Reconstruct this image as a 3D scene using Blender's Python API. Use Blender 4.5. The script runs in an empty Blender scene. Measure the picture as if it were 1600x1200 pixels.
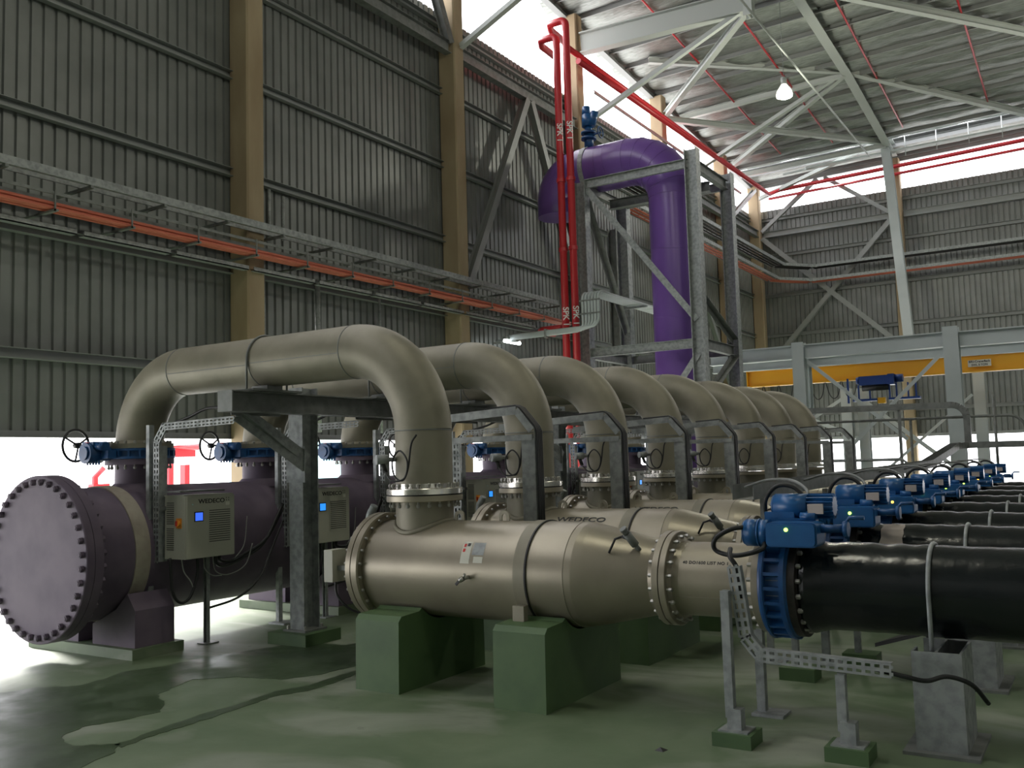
import bpy, math, random
from math import sin, cos, pi, radians, atan2, sqrt
from mathutils import Vector, Matrix
random.seed(7)
SC = bpy.context.scene
COL = SC.collection

# ------------------------------------------------------------------ camera, sky, exposure
def make_camera():
    f, pan, pit, rol = 1465.6, radians(32.226), radians(4.8156), radians(-1.648)
    fw = Vector((-sin(pan)*cos(pit), cos(pan)*cos(pit), sin(pit)))
    rt = Vector((cos(pan), sin(pan), 0)); up = rt.cross(fw)
    r = rt*cos(rol)+up*sin(rol); u = -rt*sin(rol)+up*cos(rol)
    cd = bpy.data.cameras.new('camera'); co = bpy.data.objects.new('camera', cd); COL.objects.link(co)
    cd.sensor_width = 36; cd.lens = 36*f/1600; cd.clip_end = 500
    m = Matrix(((r.x, u.x, -fw.x, 0), (r.y, u.y, -fw.y, 0), (r.z, u.z, -fw.z, 1.8), (0, 0, 0, 1)))
    co.matrix_world = m
    SC.camera = co
make_camera()
wd = bpy.data.worlds.new('overcast_sky'); SC.world = wd; wd.use_nodes = True
bg = wd.node_tree.nodes['Background']; bg.inputs[0].default_value = (0.97, 0.96, 1.0, 1); bg.inputs[1].default_value = 6.0
SC.view_settings.view_transform = 'Standard'; SC.view_settings.look = 'None'
SC.view_settings.gamma = 1; SC.view_settings.use_curve_mapping = False
SC.view_settings.exposure = 0.0
SC.cycles.max_bounces = 8; SC.cycles.diffuse_bounces = 5; SC.cycles.glossy_bounces = 3
SC.cycles.sample_clamp_indirect = 6.0
SC.cycles.use_denoising = True
LAMP_W = 420.0
# low glaring daylight that slips in under the left cladding
sl = bpy.data.lights.new('sun', 'SUN'); sl.energy = 16.0; sl.angle = radians(10); sl.color = (1, .97, .92)
so = bpy.data.objects.new('sun', sl); COL.objects.link(so)
so.rotation_euler = Vector((-1.0, .28, .56)).to_track_quat('Z', 'Y').to_euler()

# ------------------------------------------------------------------ materials
def mat(name, col, rough=0.6, metal=0.0, col2=None, scale=6.0, mix=(0.4, 0.65), bump=0.0, bscale=None, emit=None, espow=1.0, stretch=None, rough2=None, detail=5):
    m = bpy.data.materials.new(name); m.use_nodes = True
    nt = m.node_tree; b = nt.nodes['Principled BSDF']
    b.inputs['Base Color'].default_value = (*col, 1); b.inputs['Roughness'].default_value = rough
    b.inputs['Metallic'].default_value = metal
    if col2 or bump or rough2:
        tc = nt.nodes.new('ShaderNodeTexCoord'); mp = nt.nodes.new('ShaderNodeMapping')
        gm = nt.nodes.new('ShaderNodeNewGeometry')
        nt.links.new(gm.outputs['Position'], mp.inputs[0])
        if stretch: mp.inputs['Scale'].default_value = stretch
        n = nt.nodes.new('ShaderNodeTexNoise'); n.inputs['Scale'].default_value = scale; n.inputs['Detail'].default_value = detail
        nt.links.new(mp.outputs[0], n.inputs[0])
        cr = nt.nodes.new('ShaderNodeValToRGB'); cr.color_ramp.elements[0].position = mix[0]; cr.color_ramp.elements[1].position = mix[1]
        c2 = col2 or col
        cr.color_ramp.elements[0].color = (*col, 1); cr.color_ramp.elements[1].color = (*c2, 1)
        nt.links.new(n.outputs[0], cr.inputs[0]); nt.links.new(cr.outputs[0], b.inputs['Base Color'])
        if rough2 is not None:
            mr = nt.nodes.new('ShaderNodeMapRange'); mr.inputs[1].default_value = mix[0]; mr.inputs[2].default_value = mix[1]
            mr.inputs[3].default_value = rough; mr.inputs[4].default_value = rough2
            nt.links.new(n.outputs[0], mr.inputs[0]); nt.links.new(mr.outputs[0], b.inputs['Roughness'])
        if bump:
            n2 = nt.nodes.new('ShaderNodeTexNoise'); n2.inputs['Scale'].default_value = bscale or scale*4; n2.inputs['Detail'].default_value = 4
            nt.links.new(mp.outputs[0], n2.inputs[0])
            bp = nt.nodes.new('ShaderNodeBump'); bp.inputs['Strength'].default_value = bump; bp.inputs['Distance'].default_value = 0.02
            nt.links.new(n2.outputs[0], bp.inputs['Height']); nt.links.new(bp.outputs[0], b.inputs['Normal'])
    if emit:
        b.inputs['Emission Color'].default_value = (*emit, 1); b.inputs['Emission Strength'].default_value = espow
    return m
M = {}
M['steel'] = mat('blasted_stainless', (.35, .315, .24), .38, .5, (.29, .26, .20), 2.2, bump=.03, bscale=60)
M['elbow'] = mat('dull_stainless', (.27, .25, .19), .52, .25, (.215, .20, .15), 3.0, bump=.05, bscale=40)
M['bright'] = mat('bright_steel', (.62, .60, .54), .22, .9)
M['bolt'] = mat('bolt_steel', (.42, .41, .38), .35, .8)
M['galv'] = mat('galvanized_steel', (.34, .36, .36), .5, .35, (.24, .26, .26), 14, rough2=.65)
M['galvd'] = mat('dull_galvanized', (.22, .23, .225), .6, .3, (.16, .17, .165), 8)
M['paint'] = mat('grey_blue_paint', (.50, .55, .56), .45, 0, (.45, .50, .51), 1.5)
M['clad'] = mat('grey_cladding', (.20, .21, .205), .42, .25, (.16, .17, .165), 1.3)
M['girt'] = mat('girt_steel', (.27, .285, .28), .5, .3)
M['conc'] = mat('ochre_concrete', (.37, .295, .19), .85, 0, (.27, .20, .12), 1.1, stretch=(1, 1, .35), bump=.15, bscale=18)
M['purple'] = mat('dusty_purple', (.145, .112, .155), .7, 0, (.105, .08, .12), 2.6)
M['purpleb'] = mat('glossy_purple', (.17, .085, .34), .3, 0, (.145, .07, .29), 1.2)
M['dustband'] = mat('dusty_cream_band', (.40, .36, .30), .8, 0, (.30, .26, .22), 5)
M['green'] = mat('green_plinth_paint', (.085, .15, .06), .55, 0, (.065, .12, .05), 3, bump=.1, bscale=9)
M['plinthtop'] = M['green']
M['blue'] = mat('valve_blue', (.012, .085, .25), .42, 0, (.012, .06, .18), 9)
M['blue2'] = mat('actuator_blue', (.015, .11, .31), .35, 0, (.012, .085, .24), 7)
M['black'] = mat('black_wrap', (.006, .009, .010), .24, 0, (.010, .013, .014), 7, bump=.15, bscale=22)
M['darkflange'] = mat('dark_flange', (.035, .032, .03), .5, .3, (.06, .05, .045), 12)
M['rubber'] = mat('black_rubber', (.012, .012, .012), .55)
M['cable'] = mat('black_cable', (.012, .013, .014), .5)
M['lightcable'] = mat('grey_cable', (.30, .30, .29), .6)
M['orange'] = mat('orange_cable', (.60, .16, .10), .5, 0, (.42, .09, .055), 30, stretch=(9, .2, 9))
M['red'] = mat('red_pipe', (.50, .025, .035), .35)
M['yellow'] = mat('crane_yellow', (.82, .42, .012), .45)
M['craneblue'] = mat('hoist_blue', (.012, .05, .24), .4)
M['cab'] = mat('cabinet_paint', (.42, .42, .35), .45)
M['dark'] = mat('dark_plastic', (.02, .02, .022), .5)
M['slot'] = mat('vent_shadow_grey', (.05, .05, .045), .6)
M['white'] = mat('white_label', (.62, .62, .54), .6)
M['text'] = mat('black_lettering', (.012, .012, .012), .5)
M['textw'] = mat('white_lettering', (.8, .8, .8), .5)
M['redlab'] = mat('red_label', (.6, .04, .03), .5)
M['amber'] = mat('amber_switch', (.8, .30, .03), .4)
M['screen'] = mat('blue_screen', (.02, .06, .3), .3, emit=(.055, .17, 1.0), espow=1.0)
M['screen2'] = mat('bright_blue_screen', (.02, .08, .3), .3, emit=(.03, .30, 1.0), espow=1.1)
M['ledg'] = mat('green_status_light', (.2, .6, .05), .3, emit=(.65, 1.0, .12), espow=5)
M['ledo'] = mat('orange_status_light', (.8, .3, .05), .3, emit=(1.0, .42, .06), espow=5)
M['lamp'] = mat('lamp_glass', (.9, .9, .85), .3, emit=(1, 1, .9), espow=30)
M['shade'] = mat('lit_acrylic_shade', (.8, .8, .75), .3, emit=(1, 1, .88), espow=1.6)
M['tube'] = mat('fluorescent_tube', (.9, .9, .9), .3, emit=(.95, 1, 1), espow=9)
M['paper'] = mat('brown_paper', (.50, .44, .40), .85, bump=.4, bscale=12)
M['ground'] = mat('bright_concrete_yard', (.62, .62, .60), .9)
M['foil'] = mat('silver_foil', (.31, .325, .31), .36, .75, (.21, .225, .21), 3, stretch=(1, 6, 1), bump=.9, bscale=9)
M['roofsteel'] = mat('roof_steel_paint', (.42, .45, .43), .5)
M['roofdark'] = mat('roof_dark_steel', (.24, .25, .25), .55)
M['teal'] = mat('teal_paint', (.42, .72, .74), .6)

def floor_material():
    m = bpy.data.materials.new('painted_floor'); m.use_nodes = True
    nt = m.node_tree; N = nt.nodes; L = nt.links; b = N['Principled BSDF']
    g = N.new('ShaderNodeNewGeometry')
    def noise(scale, detail=6, dist=0.0, stretch=None, off=(0, 0, 0)):
        mp = N.new('ShaderNodeMapping'); mp.inputs['Location'].default_value = off
        if stretch: mp.inputs['Scale'].default_value = stretch
        L.new(g.outputs['Position'], mp.inputs[0])
        n = N.new('ShaderNodeTexNoise'); n.inputs['Scale'].default_value = scale; n.inputs['Detail'].default_value = detail
        n.inputs['Distortion'].default_value = dist; L.new(mp.outputs[0], n.inputs[0]); return n.outputs[0]
    def ramp(src, p0, p1, c0, c1):
        r = N.new('ShaderNodeValToRGB'); r.color_ramp.elements[0].position = p0; r.color_ramp.elements[1].position = p1
        r.color_ramp.elements[0].color = (*c0, 1); r.color_ramp.elements[1].color = (*c1, 1); L.new(src, r.inputs[0]); return r.outputs[0]
    def mixc(fac, a, c):
        x = N.new('ShaderNodeMix'); x.data_type = 'RGBA'
        L.new(fac, x.inputs[0])
        for s, k in ((a, 6), (c, 7)):
            if isinstance(s, tuple): x.inputs[k].default_value = (*s, 1)
            else: L.new(s, x.inputs[k])
        return x.outputs[2]
    def mth(op, a, c=None, clamp=False):
        x = N.new('ShaderNodeMath'); x.operation = op; x.use_clamp = clamp
        for i, s in enumerate((a, c)):
            if s is None: continue
            if isinstance(s, (int, float)): x.inputs[i].default_value = s
            else: L.new(s, x.inputs[i])
        return x.outputs[0]
    sep = N.new('ShaderNodeSeparateXYZ'); L.new(g.outputs['Position'], sep.inputs[0])
    base = ramp(noise(.9, 6, .6), .35, .65, (.105, .155, .082), (.165, .215, .130))
    dust = ramp(noise(.55, 8, 1.2, (1, 1.6, 1), (3, 1, 0)), .50, .62, (0, 0, 0), (1, 1, 1))
    base = mixc(dust, base, (.25, .28, .215))
    speck = ramp(noise(9, 4), .66, .74, (0, 0, 0), (1, 1, 1))
    base = mixc(mth('MULTIPLY', speck, .35), base, (.10, .12, .08))
    col = base
    L.new(col, b.inputs['Base Color'])
    L.new(mth('ADD', mth('MULTIPLY', noise(3, 3), .25), .40), b.inputs['Roughness'])
    bp = N.new('ShaderNodeBump'); bp.inputs['Strength'].default_value = .12; bp.inputs['Distance'].default_value = .01
    L.new(noise(14, 4), bp.inputs['Height']); L.new(bp.outputs[0], b.inputs['Normal'])
    return m
M['floor'] = floor_material()
M['wet'] = mat('wet_floor_film', (.052, .082, .040), .30, 0, (.066, .096, .052), 3, rough2=.55)
M['wet'].node_tree.nodes['Principled BSDF'].inputs['Specular IOR Level'].default_value = .22

# ------------------------------------------------------------------ mesh helpers
def frame(d):
    d = Vector(d).normalized(); a = Vector((0, 0, 1)) if abs(d.z) < .95 else Vector((1, 0, 0))
    x = d.cross(a).normalized(); y = x.cross(d).normalized(); return d, x, y
class B:
    def __init__(s): s.v = []; s.f = []; s.sm = []
    def add(s, vs, fs, smooth=False):
        o = len(s.v); s.v += [tuple(p) for p in vs]; s.f += [tuple(i+o for i in f) for f in fs]
        s.sm += ([smooth]*len(fs) if isinstance(smooth, bool) else list(smooth)); return s
    def box(s, a, b):
        x0, y0, z0 = (min(a[i], b[i]) for i in range(3)); x1, y1, z1 = (max(a[i], b[i]) for i in range(3))
        vs = [(x0,y0,z0),(x1,y0,z0),(x1,y1,z0),(x0,y1,z0),(x0,y0,z1),(x1,y0,z1),(x1,y1,z1),(x0,y1,z1)]
        return s.add(vs, [(0,3,2,1),(4,5,6,7),(0,1,5,4),(1,2,6,5),(2,3,7,6),(3,0,4,7)])
    def cyl(s, a, b, r, n=20, r2=None, smooth=True, cap=True):
        a = Vector(a); b = Vector(b); d, x, y = frame(b-a); r2 = r if r2 is None else r2
        vs = []
        for p, q in ((a, r), (b, r2)):
            for i in range(n):
                t = 2*pi*i/n; vs.append(p+x*(q*cos(t))+y*(q*sin(t)))
        fs = [(i, (i+1) % n, n+(i+1) % n, n+i) for i in range(n)]; sm = [smooth]*n
        if cap: fs += [tuple(range(n-1, -1, -1)), tuple(range(n, 2*n))]; sm += [False]*2
        return s.add(vs, fs, sm)
    def lathe(s, o, d, prof, n=40, sharp=True):
        # prof: list of (t, r); each segment is its own band so edges stay crisp where sharp
        o = Vector(o); d, x, y = frame(d)
        for k in range(len(prof)-1):
            (t0, r0), (t1, r1) = prof[k], prof[k+1]
            vs = []
            for t, r in ((t0, r0), (t1, r1)):
                for i in range(n):
                    a = 2*pi*i/n; vs.append(o+d*t+x*(r*cos(a))+y*(r*sin(a)))
            s.add(vs, [(i, (i+1) % n, n+(i+1) % n, n+i) for i in range(n)], abs(t1-t0) > 1e-6)
        return s
    def tube(s, pts, r, n=10, cap=True, closed=False):
        P = [Vector(p) for p in pts]; m = len(P); rings = []
        T = []
        for i in range(m):
            a = P[i-1] if i > 0 or closed else P[i]; b = P[(i+1) % m] if i < m-1 or closed else P[i]
            T.append((b-a).normalized())
        _, x, y = frame(T[0]); vs = []
        for i in range(m):
            if i:
                q = T[i-1].rotation_difference(T[i]); x = q @ x; y = q @ y
            rr = r[i] if isinstance(r, (list, tuple)) else r
            vs += [P[i]+x*(rr*cos(2*pi*k/n))+y*(rr*sin(2*pi*k/n)) for k in range(n)]
        fs = []; sm = []
        for i in range(m if closed else m-1):
            a = i*n; b = ((i+1) % m)*n
            for k in range(n): fs.append((a+k, a+(k+1) % n, b+(k+1) % n, b+k)); sm.append(True)
        if cap and not closed: fs += [tuple(range(n-1, -1, -1)), tuple(range((m-1)*n, m*n))]; sm += [False, False]
        return s.add(vs, fs, sm)
    def ext(s, sec, a, b, up=(0, 0, 1)):
        # sec in (side, up) coordinates swept from a to b
        a = Vector(a); b = Vector(b); d = (b-a).normalized(); u = Vector(up); sd = d.cross(u)
        if sd.length < 1e-4: u = Vector((0, 1, 0)); sd = d.cross(u)
        sd.normalize(); u = sd.cross(d).normalized(); n = len(sec)
        vs = [p+sd*c[0]+u*c[1] for p in (a, b) for c in sec]
        fs = [(i, (i+1) % n, n+(i+1) % n, n+i) for i in range(n)]+[tuple(range(n-1, -1, -1)), tuple(range(n, 2*n))]
        return s.add(vs, fs)
    def ibeam(s, a, b, w, h, t=.012, up=(0, 0, 1)):
        W, H, k = w/2, h/2, t
        return s.ext([(-W,-H),(W,-H),(W,-H+k),(k/2,-H+k),(k/2,H-k),(W,H-k),(W,H),(-W,H),(-W,H-k),(-k/2,H-k),(-k/2,-H+k),(-W,-H+k)], a, b, up)
    def chan(s, a, b, w, h, t=.008, up=(0, 0, 1)):
        # web on the -side, flanges toward +side
        H = h/2
        return s.ext([(0,-H),(w,-H),(w,-H+t),(t,-H+t),(t,H-t),(w,H-t),(w,H),(0,H)], a, b, up)
    def angle(s, a, b, w, h, t=.008, up=(0, 0, 1)):
        return s.ext([(0,0),(w,0),(w,t),(t,t),(t,h),(0,h)], a, b, up)
    def bar(s, a, b, w, h, up=(0, 0, 1)):
        return s.ext([(-w/2,-h/2),(w/2,-h/2),(w/2,h/2),(-w/2,h/2)], a, b, up)
    def slotted(s, a, b, w, nrm, pitch=.055, t=.003):
        # slotted plate: three strips and rungs between two rows of real slots; nrm = plate normal
        a = Vector(a); b = Vector(b); d = (b-a); Ln = d.length; d.normalize(); nrm = Vector(nrm).normalized(); sd = d.cross(nrm).normalized()
        for off, ww in ((-w*.42, w*.16), (0, w*.26), (w*.42, w*.16)):
            s.bar(a+sd*off, b+sd*off, ww, t, nrm)
        n = max(1, int(Ln/pitch))
        for i in range(n+1):
            p = a+d*(Ln*i/n)
            for off in (-w*.235, w*.235): s.bar(p+sd*off-d*.011, p+sd*off+d*.011, w*.22, t, nrm)
        return s
    def mesh(s, name, org=(0, 0, 0)):
        me = bpy.data.meshes.new(name); o = org
        me.from_pydata([(p[0]-o[0], p[1]-o[1], p[2]-o[2]) for p in s.v], [], s.f)
        me.polygons.foreach_set('use_smooth', s.sm); me.update(); return me
    def build(s, name, m, parent=None, label=None):
        org = (0, 0, 0)
        if parent is not None:
            w = Vector((0, 0, 0)); q = parent
            while q is not None: w += q.location; q = q.parent
            org = w
        me = s.mesh(name, org); me.materials.append(M[m] if isinstance(m, str) else m)
        o = bpy.data.objects.new(name, me); COL.objects.link(o)
        if parent is not None: o.parent = parent
        if label: o['label'] = label
        return o
def bez(pts, n=12):
    # smooth curve through control points (Catmull-Rom)
    P = [Vector(p) for p in pts]; P = [P[0]*2-P[1]]+P+[P[-1]*2-P[-2]]; out = []
    for i in range(1, len(P)-2):
        for k in range(n):
            t = k/n; a, b, c, d = P[i-1], P[i], P[i+1], P[i+2]
            out.append(.5*((2*b)+(c-a)*t+(2*a-5*b+4*c-d)*t*t+(3*b-a-3*c+d)*t**3))
    out.append(P[-2]); return out
def arc(c, u, v, r, a0, a1, n=16):
    c = Vector(c); u = Vector(u); v = Vector(v)
    return [c+u*(r*cos(a0+(a1-a0)*i/n))+v*(r*sin(a0+(a1-a0)*i/n)) for i in range(n+1)]
def tag(o, label, cat, group=None, kind=None):
    if label: o['label'] = label
    if cat: o['category'] = cat
    if group: o['group'] = group
    if kind: o['kind'] = kind
    return o
def thing(name, label, cat, loc, group=None):
    o = bpy.data.objects.new(name, None); COL.objects.link(o); o.location = loc; o.empty_display_size = .1
    return tag(o, label, cat, group)
def single(b, name, m, label, cat, group=None):
    # a thing of one mesh, its origin at the middle of its base
    xs = [p[0] for p in b.v]; ys = [p[1] for p in b.v]; zs = [p[2] for p in b.v]
    o = ((min(xs)+max(xs))/2, (min(ys)+max(ys))/2, min(zs))
    me = b.mesh(name, o); me.materials.append(M[m]); ob = bpy.data.objects.new(name, me); COL.objects.link(ob); ob.location = o
    return tag(ob, label, cat, group)
def struct(name, b, m):
    me = b.mesh(name); me.materials.append(M[m]); o = bpy.data.objects.new(name, me); COL.objects.link(o); o['kind'] = 'structure'; return o
def copy_tree(o, parent=None, skip=()):
    c = o.copy(); COL.objects.link(c); c.parent = parent
    for ch in list(o.children):
        if ch.name.split('.')[0] in skip: continue
        copy_tree(ch, c, skip)
    return c
def bolts(parent, c, d, R, n, l0, l1, r=.014, m='bolt', name='bolt', ph=.5, nut=.022):
    # stud bolts round a flange, each a part: shaft with a hexagonal head/nut at each end
    c = Vector(c); d, x, y = frame(d); first = None
    org = Vector((0, 0, 0)); q = parent
    while q is not None: org += q.location; q = q.parent
    b = B(); p0 = Vector((0, 0, 0))
    b.cyl(p0+d*l0, p0+d*l1, r*.6, 8); b.cyl(p0+d*(l0+.006), p0+d*(l0+.006+nut), r, 6, smooth=False); b.cyl(p0+d*(l1-.006-nut), p0+d*(l1-.006), r, 6, smooth=False)
    me = b.mesh(name); me.materials.append(M[m])
    for i in range(n):
        a = 2*pi*(i+ph)/n
        o = bpy.data.objects.new(name, me); COL.objects.link(o); o.parent = parent; o.location = c+x*(R*cos(a))+y*(R*sin(a))-org
def text_obj(body, size, name, m, mat4, parent, extrude=.001, spacing=1.0, sx=1.0):
    cu = bpy.data.curves.new(name, 'FONT'); cu.body = body; cu.size = size; cu.extrude = extrude; cu.offset = size*.022; cu.align_x = 'CENTER'; cu.align_y = 'CENTER'; cu.space_character = spacing
    t = bpy.data.objects.new(name+'_tmp', cu); COL.objects.link(t)
    bpy.context.view_layer.update()
    me = bpy.data.meshes.new_from_object(t.evaluated_get(bpy.context.evaluated_depsgraph_get()))
    bpy.data.objects.remove(t); bpy.data.curves.remove(cu)
    me.transform(Matrix.Diagonal((sx, 1, 1, 1)))
    org = Vector((0, 0, 0)); q = parent
    while q is not None: org += q.location; q = q.parent
    me.transform(Matrix.Translation(-org) @ mat4)
    me.materials.clear(); me.materials.append(M[m])
    o = bpy.data.objects.new(name, me); COL.objects.link(o); o.parent = parent; return o
def basis(o, x, y):
    x = Vector(x).normalized(); y = Vector(y).normalized(); z = x.cross(y)
    return Matrix(((x.x, y.x, z.x, o[0]), (x.y, y.y, z.y, o[1]), (x.z, y.z, z.z, o[2]), (0, 0, 0, 1)))

# ------------------------------------------------------------------ building shell
XL, XR, YB, YF = -13.0, 13.0, -9.0, 41.6
def roof_z(x, y): return 14.0+.02*(x+13)+.07*(41.6-y)
b = B(); b.box((XL-.3, YB-.3, -.3), (XR+.3, YF+.3, 0)); struct('floor', b, 'floor')
b = B(); b.box((-120, -90, -.5), (120, 150, -.31)); struct('outdoor_yard_ground', b, 'ground')
def cladding(p0, du, length, nrm, z0, z1, pitch=.2):
    # trapezoidal sheet: grooves pressed away from the room, with a second skin behind for thickness
    b = B(); du = Vector(du); nrm = Vector(nrm); p0 = Vector(p0); n = int(length/pitch); sec = []
    for i in range(n):
        u = i*pitch; sec += [(u, 0), (u+.135, 0), (u+.15, -.038), (u+.185, -.038)]
    sec.append((n*pitch, 0))
    vs = []
    for z in (z0, z1): vs += [p0+du*u+nrm*w+Vector((0, 0, z)) for u, w in sec]
    m = len(sec); b.add(vs, [(i, i+1, m+i+1, m+i) for i in range(m-1)])
    vs2 = [p+nrm*-.045 for p in vs]; b.add(vs2, [(m+i, m+i+1, i+1, i) for i in range(m-1)])
    b.add([vs[0], vs[m-1], vs2[m-1], vs2[0]], [(0, 1, 2, 3)])
    return b
struct('wall_left', cladding((XL, YB, 0), (0, 1, 0), YF-YB, (1, 0, 0), 2.36, 12.75), 'clad')
struct('wall_far', cladding((XL, YF, 0), (1, 0, 0), XR-XL, (0, -1, 0), 2.45, 12.85), 'clad')
struct('wall_right', cladding((XR, YB, 0), (0, 1, 0), YF-YB, (-1, 0, 0), 0, 18.2), 'clad')
struct('wall_back', cladding((XL, YB, 0), (1, 0, 0), XR-XL, (0, 1, 0), 0, 18.0), 'clad')
# roof: silver foil sagging between purlins, with a narrow daylight slit before the far eave
b = B(); PIT = 1.2; SLIT = 39.75
for (ya, yb) in ((YB-.3, SLIT-.42), (SLIT+.42, YF+.4)):
    n = max(2, int((yb-ya)/PIT*8)); m = 44; vs = []
    for i in range(n+1):
        y = ya+(yb-ya)*i/n; ph = ((y-YB) % PIT)/PIT
        sag = -.19*sin(pi*ph)**.7 if 0 < ph < 1 else 0
        for j in range(m+1):
            x = XL-.4+(XR-XL+.8)*j/m
            vs.append((x, y, roof_z(x, y)+.2+sag*(1+.10*sin(j*1.7+i*.3))+.008*random.uniform(-1, 1)))
    b.add(vs, [(i*(m+1)+j, i*(m+1)+j+1, (i+1)*(m+1)+j+1, (i+1)*(m+1)+j) for i in range(n) for j in range(m)], True)
struct('ceiling', b, 'foil')
b = B()
for (ya, yb) in ((YB-.4, SLIT-.42), (SLIT+.42, YF+.5)):
    q = [(XL-.5, ya), (XR+.5, ya), (XR+.5, yb), (XL-.5, yb)]
    b.add([(x, y, roof_z(x, y)+.34) for x, y in q]+[(x, y, roof_z(x, y)+.38) for x, y in q], [(0,1,2,3),(7,6,5,4),(0,4,5,1),(1,5,6,2),(2,6,7,3),(3,7,4,0)])
struct('roof_sheeting', b, 'galvd')
# purlins (things one could count)
y = YB+PIT
pb = B(); pb.chan((XL, 0, 0), (XR, 0, .02*26), .065, .2, .006)
pm = pb.mesh('roof_purlin'); pm.materials.append(M['roofdark'])
while y < YF:
    if abs(y-SLIT) > .4:
        o = bpy.data.objects.new('roof_purlin', pm); COL.objects.link(o); o.location = (0, y, roof_z(XL, y)+.09)
        tag(o, 'dark steel purlin carrying the sagging silver foil of the roof', 'purlin', 'roof purlins under the silver foil')
    y += PIT
# girts
GZ = [3.55, 5.36, 7.13, 8.93, 10.73, 12.4]
words = ['lowest', 'second from the bottom', 'third from the bottom', 'fourth from the bottom', 'fifth from the bottom', 'topmost']
for z, w in zip(GZ, words):
    b = B(); b.chan((XL+.02, YB+.1, z), (XL+.02, YF-.1, z), .12, .15, .008, up=(0, 0, 1))
    b2 = B(); b2.v = [(XL+.02+(p[0]-XL-.02) if True else 0, p[1], p[2]) for p in b.v]; b2.f = b.f; b2.sm = b.sm
    single(b2, 'wall_girt', 'girt', 'horizontal steel girt on the long left corrugated wall, '+w+' of six', 'girt', None)
    b = B(); b.chan((XR-.1, YF-.02, z), (XL+.1, YF-.02, z), .12, .15, .008)
    for i, p in enumerate(b.v): b.v[i] = (p[0], 2*(YF-.02)-p[1] if p[1] > YF-.02 else p[1], p[2])
    single(b, 'wall_girt', 'girt', 'horizontal steel girt on the far corrugated end wall, '+w+' of six', 'girt', None)
b = B(); b.angle((XL, YB+.1, 2.36), (XL, YF-.1, 2.36), .1, .1, .006); single(b, 'wall_girt', 'girt', 'bottom edge trim closing the left wall cladding above the daylight gap', 'girt')
b = B(); b.bar((XL+.1, YF-.05, 2.47), (XR-.1, YF-.05, 2.47), .06, .12); single(b, 'wall_girt', 'girt', 'bottom edge trim of the end wall cladding above the daylight gap', 'girt')
# ochre concrete columns
def column(x0, x1, y0, y1, top, label):
    b = B(); c = .03
    b.ext([(-(y1-y0)/2+c, -(x1-x0)/2), ((y1-y0)/2-c, -(x1-x0)/2), ((y1-y0)/2, -(x1-x0)/2+c), ((y1-y0)/2, (x1-x0)/2-c), ((y1-y0)/2-c, (x1-x0)/2), (-(y1-y0)/2+c, (x1-x0)/2), (-(y1-y0)/2, (x1-x0)/2-c), (-(y1-y0)/2, -(x1-x0)/2+c)],
          ((x0+x1)/2, (y0+y1)/2, 0), ((x0+x1)/2, (y0+y1)/2, top), (1, 0, 0))
    return single(b, 'concrete_column', 'conc', label, 'column', None)
where = ['ochre concrete column behind the nearest pipe arch, closest to the camera', 'ochre concrete column between the nearest one and the red risers', 'ochre concrete column just behind the pair of tall red risers',
         'ochre concrete column hidden behind the big purple riser', 'ochre concrete column seen beyond the galvanized tower leg', 'ochre concrete corner column where the two corrugated walls meet']
for yc, w in zip([11.47, 17.87, 24.15, 30.5, 36.85, 41.2], where):
    column(XL+.02, -12.5, yc-.2, yc+.2, roof_z(-12.7, yc)-.12, w)
column(-6.95, -6.55, 41.08, 41.55, roof_z(-6.7, 41.3)-.1, 'ochre concrete column in the middle of the far end wall')
# wall steelwork
def member(a, c, w, h, m, label, cat='brace', name='steel_brace', kind='i', up=(0, 0, 1), t=.012, group=None):
    b = B()
    if kind == 'i': b.ibeam(a, c, w, h, t, up)
    elif kind == 'angle2':
        b.angle(a, c, w/2, h, .01, up)
        b.ext([(0, 0), (-w/2, 0), (-w/2, .01), (-.01, .01), (-.01, h), (0, h)], a, c, up)
    elif kind == 'tube': b.cyl(a, c, w/2, 12)
    elif kind == 'chan': b.chan(a, c, w, h, .01, up)
    else: b.bar(a, c, w, h, up)
    return single(b, name, m, label, cat, group)
member((-12.62, YB+.2, 11.7), (-12.62, 17.6, 11.7), .2, .3, 'galvd', 'long dark steel eaves beam running over the first two wall bays', 'beam', 'eaves_beam')
member((-12.62, 18.1, 11.7), (-12.62, 23.9, 11.7), .2, .3, 'galvd', 'dark steel eaves beam over the bay with the inverted V braces', 'beam', 'eaves_beam')
member((-12.62, 24.4, 11.7), (-12.62, 41, 11.7), .2, .3, 'galvd', 'dark steel eaves beam over the wall bays beyond the purple elbow', 'beam', 'eaves_beam')
member((-12.6, 21.1, 11.55), (-12.6, 18.15, 6.1), .2, .2, 'girt', 'diagonal steel wall brace leaning down toward the second ochre column', up=(1, 0, 0))
member((-12.6, 21.3, 11.55), (-12.6, 24.0, 6.1), .2, .2, 'girt', 'diagonal steel wall brace leaning down behind the tall red risers', up=(1, 0, 0))
member((-12.6, 17.6, 11.8), (-12.6, 15.9, 15.4), .2, .2, 'galvd', 'short diagonal brace rising into the daylight beside the second ochre column', up=(1, 0, 0))
member((-12.6, 30.7, 11.6), (-12.6, 36.6, 4.6), .18, .18, 'girt', 'long diagonal steel wall brace beyond the tower and the corner tray', up=(1, 0, 0))
member((-12.4, 36.9, 11.6), (-12.6, 40.9, 13.7), .16, .16, 'girt', 'short steel brace in the clerestory beside the corner column', up=(1, 0, 0))
Yw = YF-.28
member((-12.4, Yw, 11.68), (-7.0, Yw, 11.68), .2, .26, 'girt', 'horizontal steel beam on the end wall between corner column and middle column', 'beam', 'wind_beam')
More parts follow.
